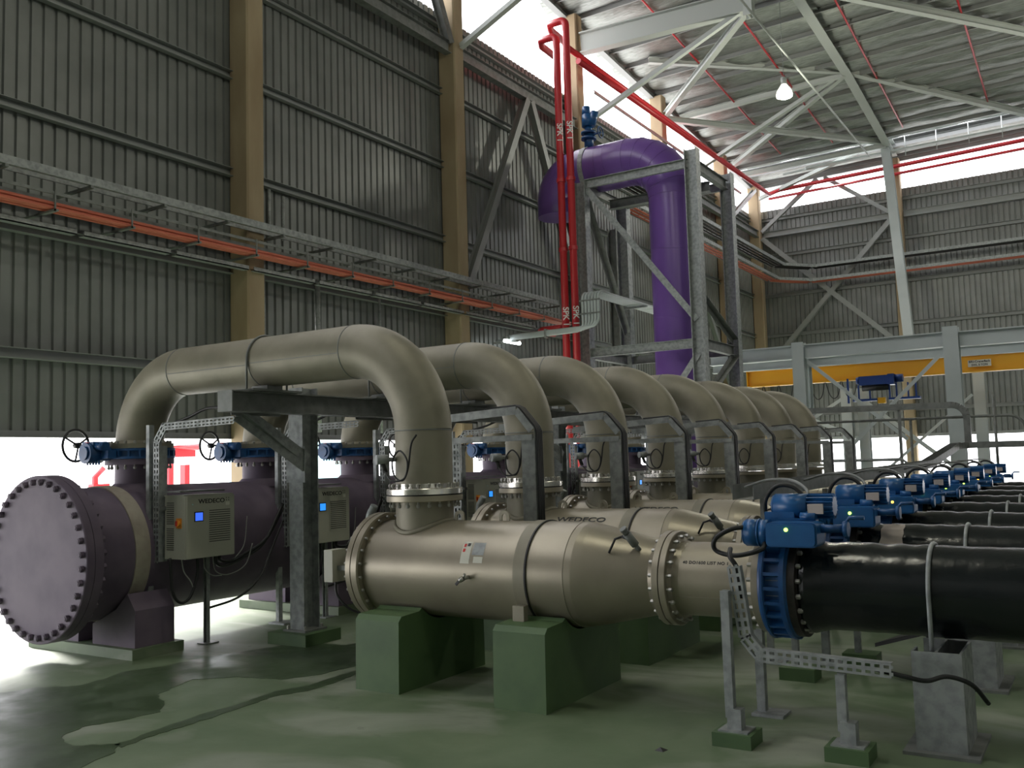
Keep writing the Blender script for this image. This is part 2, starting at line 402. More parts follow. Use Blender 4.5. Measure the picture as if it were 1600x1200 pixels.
member((-6.5, Yw, 11.68), (12.5, Yw, 11.68), .2, .26, 'girt', 'horizontal steel beam on the end wall right of the middle column', 'beam', 'wind_beam')
Yv = YF-.42
member((-12.45, Yv, 11.5), (-7.0, Yv, 6.3), .2, .2, 'girt', 'end wall cross brace falling from the corner column to lower right', up=(0, 1, 0))
member((-11.9, Yv+.02, 6.3), (-7.0, Yv+.02, 11.5), .2, .2, 'girt', 'end wall cross brace rising from lower left to the middle column', up=(0, 1, 0))
member((-12.45, Yv, 11.8), (-9.9, Yv, 13.8), .16, .16, 'girt', 'upper end wall brace rising from the corner into the bright clerestory', up=(0, 1, 0))
member((-9.6, Yv, 13.8), (-7.0, Yv, 11.8), .16, .16, 'girt', 'upper end wall brace falling from the clerestory to the middle column', up=(0, 1, 0))
member((XL+.12, YB+.2, roof_z(XL, YB+.2)-.05), (XL+.12, YF-.1, roof_z(XL, YF)-.05), .2, .26, 'roofdark', 'reddish dark eaves girder along the top of the left clerestory', 'beam', 'eaves_beam')
member((XL+.3, YF-.1, roof_z(XL, YF)-.05), (XR-.1, YF-.1, roof_z(XR, YF)-.05), .12, .2, 'roofdark', 'sloping edge girder above the end wall clerestory', 'beam', 'eaves_beam')

# ------------------------------------------------------------------ roof steel
def rl(s): return s
N1 = (-7.6, 25.0, 14.25); N2 = (-6.62, 32.6, 14.83); N3 = (-6.64, 39.5, 14.25)
member((-12.45, 24.15, 14.2), (-7.75, 25.0, 14.45), .3, .62, 'roofsteel', 'deep pale grey rafter stub ending at the roof node above the purple elbow', 'beam', 'roof_beam', t=.03)
member((-7.6, 25.0, 14.0), (-7.6, 25.0, 15.2), .25, .3, 'roofsteel', 'short pale hanger post at the end of the deep rafter stub', 'post', 'roof_post', up=(0, 1, 0), t=.02)
member((-6.62, 22.0, 15.2), N2, .3, .38, 'roofsteel', 'pale green grey roof chord running from the picture top to its first node', 'beam', 'roof_chord', t=.02)
member(N2, (-6.64, 40.6, 14.15), .3, .38, 'roofsteel', 'pale roof chord running from the middle node to the end wall', 'beam', 'roof_chord', t=.02)
member((-12.45, 17.9, 11.75), (-8.6, 18.1, 13.6), .16, .16, 'roofsteel', 'pale knee brace leaving the second ochre column', kind='angle2')
member((-12.4, 24.25, 11.75), N1, .16, .16, 'roofsteel', 'pale knee brace rising over the purple elbow to the deep rafter stub', kind='angle2')
member((-12.4, 30.4, 13.95), N1, .18, .2, 'roofsteel', 'pale flat brace running back from the deep rafter stub to the left eaves', kind='i')
member((-12.4, 34.0, 12.94), N2, .17, .17, 'roofsteel', 'pale knee brace rising from the left eaves to the middle roof node', kind='angle2')
member((-12.4, 37.4, 13.9), N2, .18, .22, 'roofsteel', 'second pale brace meeting the middle roof node from below left', kind='i')
member((-12.4, 40.9, 13.2), (-6.8, 39.4, 14.3), .18, .18, 'roofsteel', 'pale knee brace near the end wall below the lit lamp', kind='angle2')
member((-11.9, 27.9, 14.9), N2, .18, .2, 'roofsteel', 'pale horizontal roof brace from rafter stub to the middle node', kind='i')
member((-12.7, 32.5, 14.5), (-6.7, 32.5, 14.72), .18, .22, 'roofsteel', 'pale cross strut joining the left eaves with the middle node', 'strut', 'roof_strut')
member((-12.4, 30.5, 13.8), N3, .18, .2, 'roofsteel', 'pale horizontal roof brace ending at the end wall node', kind='i')
member((-12.7, 39.3, 14.0), (-6.7, 39.3, 14.1), .16, .2, 'roofsteel', 'pale cross strut just before the end wall left of its node', 'strut', 'roof_strut')
member(N2, (-.2, 41.0, 14.0), .2, .22, 'roofsteel', 'pale roof brace running right from the middle node toward the picture edge', kind='i')
member((-6.6, 25.9, 15.0), (.5, 34.7, 14.6), .2, .22, 'roofsteel', 'pale roof brace crossing the top right corner of the picture', kind='i')
member((-6.86, 20.5, 13.0), (-6.86, 36.8, 13.0), .06, .06, 'roofsteel', 'thin straight pale conduit hanging below the roof beside the lamp', 'conduit', 'conduit_pipe', kind='tube')
# leaning post from the end node down behind the gantry
d0 = (-6.75, 39.6, 14.1); d1 = (-5.6, 35.5, 4.5)
member(d0, d1, .34, .3, 'paint', 'tall leaning pale grey steel post reaching from roof to gantry', 'post', 'raking_post', up=(0, 1, 0), t=.02)
# sprinkler pipes
def pipe(pts, r, m, name, label, cat, n=10, group=None):
    b = B(); b.tube(pts, r, n); return single(b, name, m, label, cat, group)
pipe([(-12.0, 22.4, 13.35), (-12.0, 40.6, 13.45), ], .085, 'red', 'sprinkler_pipe', 'thick red fire pipe along the left clerestory, the upper of two', 'pipe')
pipe([(-11.75, 22.6, 12.95), (-11.75, 40.2, 13.2), (-11.4, 40.7, 13.45), (12, 40.7, 14.05)], .085, 'red', 'sprinkler_pipe', 'thick red fire pipe turning the corner onto the end wall', 'pipe')
for xx, lab in ((-8.5, 'above the rafter stub and lamp'), (-5.85, 'right of the roof chord'), (-2.82, 'nearest the right picture edge'), (-10.6, 'close to the left clerestory')):
    pipe([(xx, 14, roof_z(xx, 14)-.04), (xx, 38.2, roof_z(xx, 38.2)-.04)], .03, 'red', 'sprinkler_pipe', 'thin red sprinkler branch under the foil roof '+lab, 'pipe')
# tall red risers with their white stencil marks
for k, (xr, top) in enumerate(((-11.08, 12.55), (-10.80, 12.9))):
    yy = 20.15
    t = thing('fire_riser', ('left' if k == 0 else 'right')+' one of the pair of tall red fire risers with white stencil marks', 'pipe', (xr, yy, 0))
    pts = [(xr, yy, 0), (xr, yy, top-.15)]+arc((xr-.15, yy, top-.15), (1, 0, 0), (0, 0, 1), .15, 0, pi/2, 8)[1:]+[(xr-.45, yy, top), (xr-.6, yy+.3, top), (xr-.75, yy+1.4, top+.1)]
    b = B(); b.tube(pts, .093, 14); b.build('pipe', 'red', t)
    for z in (4.1, 8.75, 7.0):
        b = B(); b.lathe((xr, yy, z), (0, 0, 1), [(0, .093), (0, .115), (.09, .115), (.09, .093)], 16); b.build('coupling', 'red', t)
    for z in (5.35, 10.0):
        text_obj('SPK 1', .2, 'stencil_mark', 'textw', basis((xr+.098*.55, yy-.098*.835, z), (0, 0, -1), (.835, .55, 0)), t)
pipe([(-11.2, 20.15, 5.1), (-11.75, 20.15, 5.1), (-11.9, 20.3, 5.1), (-11.9, 21.0, 5.1)], .08, 'red', 'fire_branch_pipe', 'short red branch pipe beside the foot of the risers below the tray', 'pipe')
# high bay lamps: the lit one in view hangs under the chord, its fellows light the hall behind the camera
def bay_lamp(x, y, z, label):
    t = thing('high_bay_lamp', label, 'lamp', (x, y, z))
    b = B(); b.lathe((x, y, z), (0, 0, 1), [(0, .22), (.05, .235), (.16, .21), (.3, .12), (.36, .08), (.36, .075), (.3, .11), (.16, .2), (0, .215)], 24); b.build('lamp_shade', 'shade', t)
    b = B(); b.cyl((x, y, z+.36), (x, y, z+.56), .085, 16); b.build('ballast_housing', 'roofsteel', t)
    b = B(); b.cyl((x, y, z+.56), (x, y, roof_z(x, y)+.05), .008, 6); b.build('hanger_cord', 'galv', t)
    b = B(); b.lathe((x, y, z+.03), (0, 0, 1), [(-.10, 0), (-.09, .08), (-.05, .16), (0, .2), (.1, .17), (.2, .1), (.25, .03)], 20); b.build('bulb', 'lamp', t)
    l = bpy.data.lights.new('lamp_light', 'POINT'); l.energy = LAMP_W; l.color = (1.0, .97, .80); l.shadow_soft_size = .2
    lo = bpy.data.objects.new('lamp_light', l); COL.objects.link(lo); lo.parent = t; lo.location = (0, 0, -.32)
bay_lamp(-7.1, 26.3, 12.0, 'lit round high bay lamp hanging under the foil roof')
bay_lamp(1.5, 14.0, 12.0, 'high bay lamp over the black outlet pipes outside the picture')
bay_lamp(-4.0, 5.5, 12.5, 'high bay lamp above the nearest reactor outside the picture')
bay_lamp(4.5, 2.5, 12.5, 'high bay lamp above the open floor outside the picture')
bay_lamp(1.0, 30.0, 12.0, 'high bay lamp beyond the gantry outside the picture')

# ------------------------------------------------------------------ purple header
Y0, PITCH, NR = 6.52, 1.78, 8
XN, XH = -5.04, -8.95
ROWN = ['nearest', 'second', 'third', 'fourth', 'fifth', 'sixth', 'seventh', 'farthest']
def rowy(k): return Y0+PITCH*k
HZ, HR = .99, .68
YE = 22.4
hd = thing('header_pipe', 'huge dusty purple header pipe with a bolted blind end lying along the left', 'pipe', (XH, 13.5, 0))
b = B(); b.lathe((XH, 5.55, HZ), (0, 1, 0), [(0, HR), (YE-5.55, HR)], 72); b.lathe((XH, YE, HZ), (0, 1, 0), [(0, HR), (.12, HR*.92), (.24, HR*.7), (.32, HR*.35), (.34, 0.01)], 48); b.build('pipe_shell', 'purple', hd)
b = B(); b.lathe((XH, 5.36, HZ), (0, 1, 0), [(0, 0.001), (0, .81), (.008, .82), (.085, .82), (.085, .60)], 80); bf = b.build('blind_flange', 'purple', hd)
b = B(); b.lathe((XH, 5.45, HZ), (0, 1, 0), [(0, .5), (0, .82), (.09, .82), (.10, .80), (.10, .70), (.2, HR), (.2, .6)], 80); b.build('flange', 'purple', hd)
bolts(bf, (XH, 5.36, HZ), (0, 1, 0), .755, 36, -.045, .24, .034, 'purple', 'bolt', nut=.035)
for yy in (5.98, 11.2, 16.4):
    b = B(); b.lathe((XH, yy, HZ), (0, 1, 0), [(0, HR-.01), (0, HR+.014), (.17, HR+.014), (.17, HR-.01)], 72); b.build('saddle_band', 'dustband', hd)
for k in range(NR):
    y = rowy(k)
    b = B(); b.cyl((XH, y, HZ+.4), (XH, y, 1.93), .255, 40, cap=False)
    b.lathe((XH, y, HZ+HR-.07), (0, 0, 1), [(0, .36), (.1, .262)], 40)
    nz = b.build('branch_nozzle', 'purple', hd)
    b = B(); b.lathe((XH, y, 1.90), (0, 0, 1), [(0, .25), (0, .355), (.06, .355), (.06, .2)], 44); b.build('nozzle_flange', 'purple', nz)
def saddle(yy, label):
    t = thing('pipe_saddle', label, 'pipe support', (XH, yy, 0))
    for s in (-1, 1):
        b = B(); x0, x1 = XH+s*.28, XH+s*.98
        # wedge shaped steel box: tall outside, cut to the pipe inside
        sec = [(s*.12, .1), (s*.80, .1), (s*.80, .46), (s*.68, .62), (s*.50, .46), (s*.28, .36), (s*.12, .30)]
        vs = [(XH+u, yy-.23, z) for u, z in sec]+[(XH+u, yy+.23, z) for u, z in sec]; n = len(sec)
        b.add(vs, [(i, (i+1) % n, n+(i+1) % n, n+i) for i in range(n)]+[tuple(range(n-1, -1, -1)), tuple(range(n, 2*n))])
        b.build('saddle_block', 'purple', t)
    b = B(); b.bar((XH-.95, yy, .55), (XH+.95, yy, .10), .02, .02); 
    b = B(); b.box((XH-.9, yy-.3, 0), (XH+.86, yy+.3, .1)); b.build('base_plinth', 'floor', t)
    return t
saddle(6.12, 'purple steel saddle carrying the bolted end of the header on a low plinth')
saddle(9.0, 'purple steel saddle under the header behind the nearest galvanized column')
saddle(14.3, 'purple steel saddle under the header in the shade further along')

# ------------------------------------------------------------------ one process row, then its copies
def flange_pair_y(parent, *a): pass
ZC = .93      # reactor axis height
R1 = {}       # name -> root of the first row's thing
y = Y0
# reactor
t = R1['reactor'] = thing('uv_reactor', '', 'reactor', (-4.1, y, 0))
b = B(); b.lathe((-5.42, y, ZC), (1, 0, 0), [(0, .30), (0, .40), (1.95, .40)], 72); b.lathe((-3.47, y, ZC), (1, 0, 0), [(0, .40), (.06, .396), (.12, .385), (.62, .272), (.68, .262), (.70, .262)], 72); body = b.build('vessel_body', 'steel', t)
for xs_, rr in ((-3.47, .4), (-3.78, .4)):
    b = B(); b.lathe((xs_-.004, y, ZC), (1, 0, 0), [(0, rr), (.002, rr+.003), (.006, rr+.003), (.008, rr)], 72); b.build('weld_seam', 'elbow', t)
b = B(); b.lathe((-5.56, y, ZC), (1, 0, 0), [(0, .001), (0, .455), (.008, .465), (.06, .465), (.06, .44)], 64); cv = b.build('end_cover', 'steel', t)
b = B(); b.lathe((-5.49, y, ZC), (1, 0, 0), [(0, .3), (0, .465), (.06, .465), (.068, .45), (.068, .40)], 64); b.build('end_flange', 'steel', t)
bolts(cv, (-5.56, y, ZC), (1, 0, 0), .432, 24, -.03, .165, .014)
b = B(); b.cyl((XN, y, ZC+.2), (XN, y, 1.51), .25, 48, cap=False); b.tube([(XN+.258*cos(a), y+.258*sin(a), ZC+sqrt(.402**2-(.258*sin(a))**2)) for a in [2*pi*i/64 for i in range(64)]], .022, 10, closed=True); nz = b.build('inlet_nozzle', 'elbow', t)
b = B(); b.lathe((XN, y, 1.495), (0, 0, 1), [(0, .25), (0, .325), (.006, .33), (.05, .33), (.05, .2)], 56); fl = b.build('nozzle_flange', 'steel', t)
bolts(fl, (XN, y, 1.495), (0, 0, 1), .295, 20, -.05, .155, .016)
b = B(); b.lathe((XN, y, 1.545), (0, 0, 1), [(0, .25), (0, .318), (.012, .318), (.012, .25)], 48); b.build('gasket', 'rubber', t)
b = B(); b.lathe((-3.90, y, ZC), (1, 0, 0), [(0, .4), (0, .409), (.1, .409), (.1, .4)], 72)
b.box((-3.90, y-.42, .55), (-3.80, y-.36, .72)); b.box((-3.92, y-.47, .565), (-3.78, y-.33, .585)); st = b.build('hold_down_strap', 'elbow', t)
b = B(); b.lathe((-3.80, y, ZC), (1, 0, 0), [(0, .4), (0, .412), (.014, .412), (.014, .4)], 72); b.build('strap_liner', 'rubber', t)
b = B(); b.lathe((-2.79, y, ZC), (1, 0, 0), [(0, .26), (0, .335), (.006, .34), (.05, .34), (.05, .25)], 56); b.lathe((-2.86, y, ZC), (1, 0, 0), [(0, .262), (.07, .30)], 48); fl = b.build('outlet_flange', 'steel', t)
bolts(fl, (-2.79, y, ZC), (1, 0, 0), .305, 20, -.035, .15, .015)
for xx in (-4.67, -4.22):
    b = B(); n = 14; pts = [(.045*cos(a), .045*sin(a)) for a in [pi*i/n for i in range(n+1)]]
    outer = [(.05, -.07)]+[(.05*cos(pi*i/n), .035+.05*sin(pi*i/n)) for i in range(n+1)]+[(-.05, -.07)]
    inner = [(.022, 0.0)]+[(.022*cos(pi*i/n), .035+.022*sin(pi*i/n)) for i in range(n+1)]+[(-.022, 0.0)]
    m_ = len(outer); vs = []
    for dy in (-.008, .008):
        vs += [(xx+u, y+dy, ZC+.4+w) for u, w in outer]+[(xx+u, y+dy, ZC+.4+w) for u, w in inner]
    S = 2*m_; fs = []
    for i in range(m_-1):
        fs += [(i, i+1, m_+i+1, m_+i), (S+m_+i, S+m_+i+1, S+i+1, S+i), (i+1, i, S+i, S+i+1), (m_+i, m_+i+1, S+m_+i+1, S+m_+i)]
    b.add(vs, fs); b.box((xx-.05, y-.008, ZC+.33), (xx+.05, y+.008, ZC+.438-.035)); b.build('lifting_lug', 'elbow', t)
# lamp sleeves and connection box at the closed end
b = B()
for i in range(9):
    a = 2*pi*i/9; b.cyl((-5.56, y+.2*cos(a), ZC+.2*sin(a)), (-5.66, y+.2*cos(a), ZC+.2*sin(a)), .028, 10)
    b.cyl((-5.66, y+.2*cos(a), ZC+.2*sin(a)), (-5.71, y+.2*cos(a), ZC+.2*sin(a)), .018, 8)
b.cyl((-5.56, y, ZC), (-5.68, y, ZC), .04, 12); b.build('lamp_sleeve_cluster', 'dark', t)
b = B(); b.box((-5.93, y-.32, .80), (-5.83, y-.14, 1.08)); b.box((-5.935, y-.30, .82), (-5.93, y-.16, 1.06)); cb = b.build('connection_box', 'cab', t)
b = B(); b.box((-5.83, y-.26, .90), (-5.56, y-.2, .94)); b.build('box_bracket', 'galvd', cb)
b = B(); b.tube(bez([(-5.87, y-.24, .8), (-5.84, y-.25, .68), (-5.74, y-.2, .56), (-5.62, y-.1, .5)]), .011, 8); b.build('box_cable', 'cable', cb)
b = B(); b.tube(bez([(-5.66, y+.1, ZC+.2), (-5.76, y+.1, 1.32), (-5.70, y+.1, 1.45)]), .035, 10); b.build('cleaning_tube', 'galv', t)
# small sampling tap, ball valve
def cylpt(ang, r, x): return (x, y-r*cos(ang), ZC+r*sin(ang))
b = B(); a = radians(-2); p0 = cylpt(a, .39, -4.32); p1 = cylpt(a, .46, -4.32); b.cyl(p0, p1, .016, 10); b.cyl(p1, (p1[0]-.03, p1[1]-.02, p1[2]-.02), .02, 8)
b.cyl((p1[0], p1[1], p1[2]), (p1[0]+.02, p1[1]-.01, p1[2]+.035), .01, 8); sv = b.build('sample_tap', 'bolt', t)
b = B(); b.bar((p1[0]-.02, p1[1]-.02, p1[2]-.01), (p1[0]-.06, p1[1]-.02, p1[2]-.05), .012, .02); b.build('tap_lever', 'cable', sv)
b = B(); q0 = Vector((-2.93, y-.18, ZC+.2)); q1 = Vector((-3.0, y-.31, ZC+.37)); b.cyl(q0, q0.lerp(q1, .35), .018, 12); b.cyl(q0.lerp(q1, .3), q0.lerp(q1, .8), .032, 8); b.cyl(q0.lerp(q1, .8), q1, .026, 8); b.cyl(q0.lerp(q1, .95), q1+(q1-q0)*.03, .028, 14)
bv = b.build('ball_valve', 'galvd', t)
b = B(); qm = q0.lerp(q1, .5); b.cyl(qm, qm+Vector((-.07, -.02, .03)), .012, 8); b.tube([qm+Vector((-.06, -.02, .03)), qm+Vector((-.12, -.03, .01)), qm+Vector((-.17, -.04, -.09))], .009, 8); b.build('valve_lever', 'dark', bv)
# sticker plates (first row) and lettering (the others)
def sticker(name, xc, a0, a1, w, m, parent=t, r=.4015):
    b = B(); n = 4; vs = []
    for i in range(n+1):
        a = radians(a0+(a1-a0)*i/n); vs += [cylpt(a, r+.001, xc-w/2), cylpt(a, r+.001, xc+w/2)]
    vs += [cylpt(radians(a0+(a1-a0)*i/n), r-.0015, xc+s*w/2) for i in range(n+1) for s in (-1, 1)]
    N_ = 2*(n+1); fs = [(2*i, 2*i+1, 2*i+3, 2*i+2) for i in range(n)]+[(N_+2*i+2, N_+2*i+3, N_+2*i+1, N_+2*i) for i in range(n)]
    b.add(vs, fs); return b.build(name, m, parent)
s1 = sticker('warning_sticker', -4.36, 13, 39, .085, 'white')
sticker('warning_symbol', -4.38, 32, 36, .022, 'redlab', s1, .4035); sticker('warning_symbol', -4.345, 33, 37, .026, 'text', s1, .4035); sticker('warning_symbol', -4.38, 26, 30, .022, 'redlab', s1, .4035)
sticker('rating_plate', -4.245, 23, 38, .11, 'galv'); sticker('small_label', -4.235, 14, 21, .085, 'white')
# plinths
def plinth(xc, name):
    b = B(); n = 12; sec = [(-.61, 0), (-.60, .56), (-.56, .6), (-.33, .61)]
    a0 = math.acos(min(1, (ZC-.61+.0)/.45)); 
    for i in range(n+1):
        a = -a0+2*a0*i/n; sec.append((.418*sin(a), ZC-.418*cos(a)))
    sec += [(.33, .61), (.56, .6), (.60, .56), (.61, 0)]; m_ = len(sec)
    vs = [(xc+s*.225, y+u, z) for s in (-1, 1) for u, z in sec]
    b.add(vs, [(i, (i+1) % m_, m_+(i+1) % m_, m_+i) for i in range(m_)]+[tuple(range(m_-1, -1, -1)), tuple(range(m_, 2*m_))])
    me = b.mesh(name, (xc, y, 0)); me.materials.append(M['green']); o = bpy.data.objects.new(name, me); COL.objects.link(o); o.location = (xc, y, 0); return o
R1['plinthL'] = plinth(-5.09, 'saddle_plinth'); R1['plinthR'] = plinth(-3.74, 'saddle_plinth')
# crossover pipe
t = R1['arch'] = thing('crossover_pipe', '', 'pipe', (-7.0, y, 0))
ZT, RP = 2.865, .25; RB = .76
pl_ = arc((XH+RB, y, ZT-RB), (-1, 0, 0), (0, 0, 1), RB, 0, pi/2, 20)
pr_ = arc((XN-RB, y, ZT-RB), (0, 0, 1), (1, 0, 0), RB, 0, pi/2, 20)
b = B(); b.tube(pl_, RP, 44, cap=False); b.build('elbow', 'elbow', t)
b = B(); b.tube(pr_, RP, 44, cap=False); b.build('elbow', 'elbow', t)
b = B(); b.cyl((XH+RB-.002, y, ZT), (XN-RB+.002, y, ZT), RP-.001, 44, cap=False); b.build('straight_pipe', 'elbow', t)
b = B(); b.cyl((XN, y, ZT-RB), (XN, y, 1.6), RP-.001, 44, cap=False); b.build('drop_pipe', 'elbow', t)
for p, d in (((XH+RB, y, ZT), (1, 0, 0)), ((XN-RB, y, ZT), (1, 0, 0)), ((-6.97, y, ZT), (1, 0, 0)), ((XN, y, ZT-RB), (0, 0, 1))):
    b = B(); b.lathe(p, d, [(-.006, RP-.002), (-.003, RP+.004), (.003, RP+.004), (.006, RP-.002)], 44); b.build('weld_seam', 'galvd', t)
b = B(); b.bar((XH+RB, y-RP*.985, ZT-.045), (-7.0, y-RP*.985, ZT-.045), .006, .006); b.bar((-7.0, y-RP*.985, ZT-.03), (XN-RB, y-RP*.985, ZT-.03), .006, .006); b.build('weld_seam', 'galvd', t)
b = B(); b.lathe((XN, y, 1.557), (0, 0, 1), [(0, .25), (0, .33), (.044, .33), (.05, .325), (.05, .25), (.09, .25)], 56); b.build('flange', 'bright', t)
b = B(); b.lathe((XH, y, 2.075), (0, 0, 1), [(0, .25), (0, .35), (.05, .35), (.05, .29), (.085, .252)], 48); fl = b.build('flange', 'elbow', t)
bolts(fl, (XH, y, 1.88), (0, 0, 1), .315, 20, -.03, .275, .017)
# weld mark / stencil
text_obj('|', .0001, 'x', 'text', Matrix.Identity(4), t) if False else None
# riser sensor with its looped cable
t = R1['sensor'] = thing('pressure_sensor', '', 'sensor', (XN-.17, y-.2, 1.85))
b = B(); p0 = Vector((XN-.14, y-.19, 1.86)); p1 = Vector((XN-.25, y-.34, 1.86)); b.cyl(p0, p1, .02, 12); b.cyl(p0.lerp(p1, .45), p1, .042, 16); b.build('sensor_body', 'galv', t)
b = B(); b.cyl(p0.lerp(p1, .7)+Vector((0, 0, -.03)), p0.lerp(p1, .7)+Vector((.03, 0, -.11)), .02, 10)
b.tube(bez([p0.lerp(p1, .7)+Vector((.02, -.01, -.09)), (XN-.09, y-.33, 1.68), (XN+.03, y-.31, 1.70), (XN+.07, y-.32, 1.84), (XN-.01, y-.32, 1.93), (XN-.09, y-.32, 1.85), (XN-.07, y-.32, 1.72), (XN+.01, y-.31, 1.68), (XN+.07, y-.31, 1.78), (XN+.10, y-.30, 1.98), (XN+.15, y-.29, 2.06)], 8), .008, 8); b.build('sensor_cable', 'cable', t)
# header side butterfly valve with handwheel
t = R1['hvalve'] = thing('butterfly_valve', '', 'valve', (XH, y, 1.96))
b = B(); b.lathe((XH, y, 1.962), (0, 0, 1), [(0, .25), (0, .365), (.025, .365), (.025, .33), (.085, .33), (.085, .365), (.11, .365), (.11, .25)], 48)
for i in range(20):
    a = 2*pi*i/20; ca, sa = cos(a), sin(a); b.bar((XH+.345*ca, y+.345*sa, 1.98), (XH+.345*ca, y+.345*sa, 2.055), .02, .04, (ca, sa, 0))
b.build('valve_body', 'blue', t)
b = B(); b.cyl((XH-.04, y-.33, 2.02), (XH-.06, y-.46, 2.02), .075, 16); b.cyl((XH-.12, y-.40, 2.03), (XH-.12, y-.58, 2.03), .108, 24); b.cyl((XH-.12, y-.58, 2.03), (XH-.12, y-.60, 2.03), .07, 20)
b.box((XH-.21, y-.55, 2.07), (XH-.02, y-.38, 2.15)); b.cyl((XH-.03, y-.50, 2.10), (XH+.10, y-.48, 2.10), .048, 14); b.cyl((XH-.25, y-.50, 2.10), (XH-.2, y-.50, 2.10), .04, 12); b.box((XH-.08, y-.46, 1.97), (XH+.10, y-.36, 2.06))
for i in range(5): b.cyl((XH-.19+.05*i, y-.5, 1.905), (XH-.19+.05*i, y-.5, 1.95), .012, 6, smooth=False)
gb = b.build('gearbox', 'blue', t)
b = B(); b.box((XH-.15, y-.555, 2.12), (XH-.09, y-.549, 2.145)); b.build('maker_tag', 'redlab', gb)
b = B(); wc = Vector((XH-.40, y-.50, 2.12)); wa = Vector((1, .15, 0)).normalized(); _, wx, wy = frame(wa)
b.tube([wc+wx*(.17*cos(2*pi*i/28))+wy*(.17*sin(2*pi*i/28)) for i in range(28)], .014, 8, closed=True)
for i in range(3):
    a = 2*pi*i/3+.4; b.tube([wc+wa*.03+wx*(.02*cos(a))+wy*(.02*sin(a)), wc+wx*(.165*cos(a+.15))+wy*(.165*sin(a+.15))], .011, 6)
b.cyl(wc-wa*.01, wc+wa*.05, .032, 14); b.cyl(wc+wa*.04, wc+wa*.30, .014, 8); b.build('handwheel', 'dark', t)
# spool pipe
t = R1['spool'] = thing('spool_pipe', '', 'pipe', (-2.4, y, 0))
b = B(); b.lathe((-2.735, y, ZC), (1, 0, 0), [(0, .22), (0, .335), (.006, .34), (.046, .34), (.05, .335), (.05, .30), (.07, .268), (.12, .262)], 56); f0 = b.build('flange', 'steel', t)
b = B(); b.lathe((-2.741, y, ZC), (1, 0, 0), [(0, .25), (0, .325), (.007, .325)], 48); b.build('gasket', 'rubber', t)
b = B(); b.cyl((-2.64, y, ZC), (-2.09, y, ZC), .262, 48, cap=False); b.build('pipe', 'steel', t)
b = B(); b.lathe((-2.12, y, ZC), (1, 0, 0), [(0, .262), (.04, .29), (.05, .34), (.094, .34), (.1, .335), (.1, .2)], 56); b.build('flange', 'steel', t)
b = B(); b.bar((-2.64, y-.24, ZC-.10), (-2.1, y-.24, ZC-.10), .012, .004); b.build('weld_seam', 'elbow', t)
tx = text_obj('40 DO1600 LIST NO 1', .032, 'stencil_text', 'text', basis((-2.42, y-.262*cos(.55)-.001, ZC+.262*sin(.55)+.001), (1, 0, 0), (0, sin(.55), cos(.55))), t, .0006, 1.1)
# motorised butterfly valve
t = R1['mvalve'] = thing('motorised_valve', '', 'valve', (-1.93, y, .5))
b = B(); b.lathe((-2.02, y, ZC), (1, 0, 0), [(0, .22), (0, .355), (.03, .37), (.045, .37), (.045, .325), (.145, .325), (.145, .37), (.165, .37), (.19, .35), (.19, .22)], 56)
for i in range(24):
    a = 2*pi*i/24; ca, sa = cos(a), sin(a); b.bar((-1.98, y+.345*ca, ZC+.345*sa), (-1.87, y+.345*ca, ZC+.345*sa), .022, .05, (0, ca, sa))
for s in (0, 1): b.lathe((-2.0+.14*s, y, ZC), (1, 0, 0), [(0, .37), (.0, .378), (.018, .378), (.018, .37)], 24)
vb = b.build('valve_body', 'blue', t)
bolts(vb, (-2.12, y, ZC), (1, 0, 0), .315, 20, .015, .375, .017, 'bolt', nut=.025)
b = B(); b.cyl((-1.92, y, ZC+.33), (-1.92, y, 1.34), .075, 16); b.cyl((-1.92, y, 1.27), (-1.92, y, 1.30), .11, 20); b.box((-2.0, y-.18, 1.30), (-1.80, y+.12, 1.42)); b.cyl((-1.9, y-.02, 1.42), (-1.9, y-.02, 1.45), .085, 20); b.build('worm_gear', 'blue2', t)
def rbox(b, x0, x1, y0, y1, z0, z1, r=.02):
    sec = []
    for cx, cz, a0 in ((x1-r, z0+r, -pi/2), (x1-r, z1-r, 0), (x0+r, z1-r, pi/2), (x0+r, z0+r, pi)):
        sec += [(cx+r*cos(a0+pi/2*i/4), cz+r*sin(a0+pi/2*i/4)) for i in range(5)]
    n = len(sec); vs = [(u, yy, z) for yy in (y0, y1) for u, z in sec]
    b.add(vs, [(i, (i+1) % n, n+(i+1) % n, n+i) for i in range(n)]+[tuple(range(n-1, -1, -1)), tuple(range(n, 2*n))], [False]*(n+2))
b = B(); rbox(b, -1.93, -1.60, y-.40, y-.20, 1.205, 1.365, .03); rbox(b, -1.92, -1.61, y-.415, y-.40, 1.215, 1.355, .025)
b.box((-1.9, y-.22, 1.27), (-1.66, y-.1, 1.38)); cbx = b.build('control_box', 'blue2', t)
b = B(); b.cyl((-1.79, y-.423, 1.32), (-1.79, y-.41, 1.32), .012, 12); b.build('status_light', 'ledg', cbx)
b = B(); b.cyl((-1.93, y-.30, 1.29), (-1.99, y-.30, 1.29), .088, 28); b.cyl((-1.99, y-.30, 1.29), (-2.0, y-.30, 1.29), .094, 28); b.cyl((-2.0, y-.30, 1.29), (-2.085, y-.30, 1.29), .09, 28); b.cyl((-2.085, y-.30, 1.29), (-2.10, y-.30, 1.29), .08, 28)
b.build('end_housing', 'blue2', t)
b = B(); b.cyl((-1.94, y-.1, 1.455), (-1.72, y-.1, 1.455), .085, 26); b.cyl((-1.955, y-.1, 1.455), (-1.94, y-.1, 1.455), .075, 26)
b.cyl((-1.72, y-.1, 1.455), (-1.55, y-.1, 1.455), .062, 22)
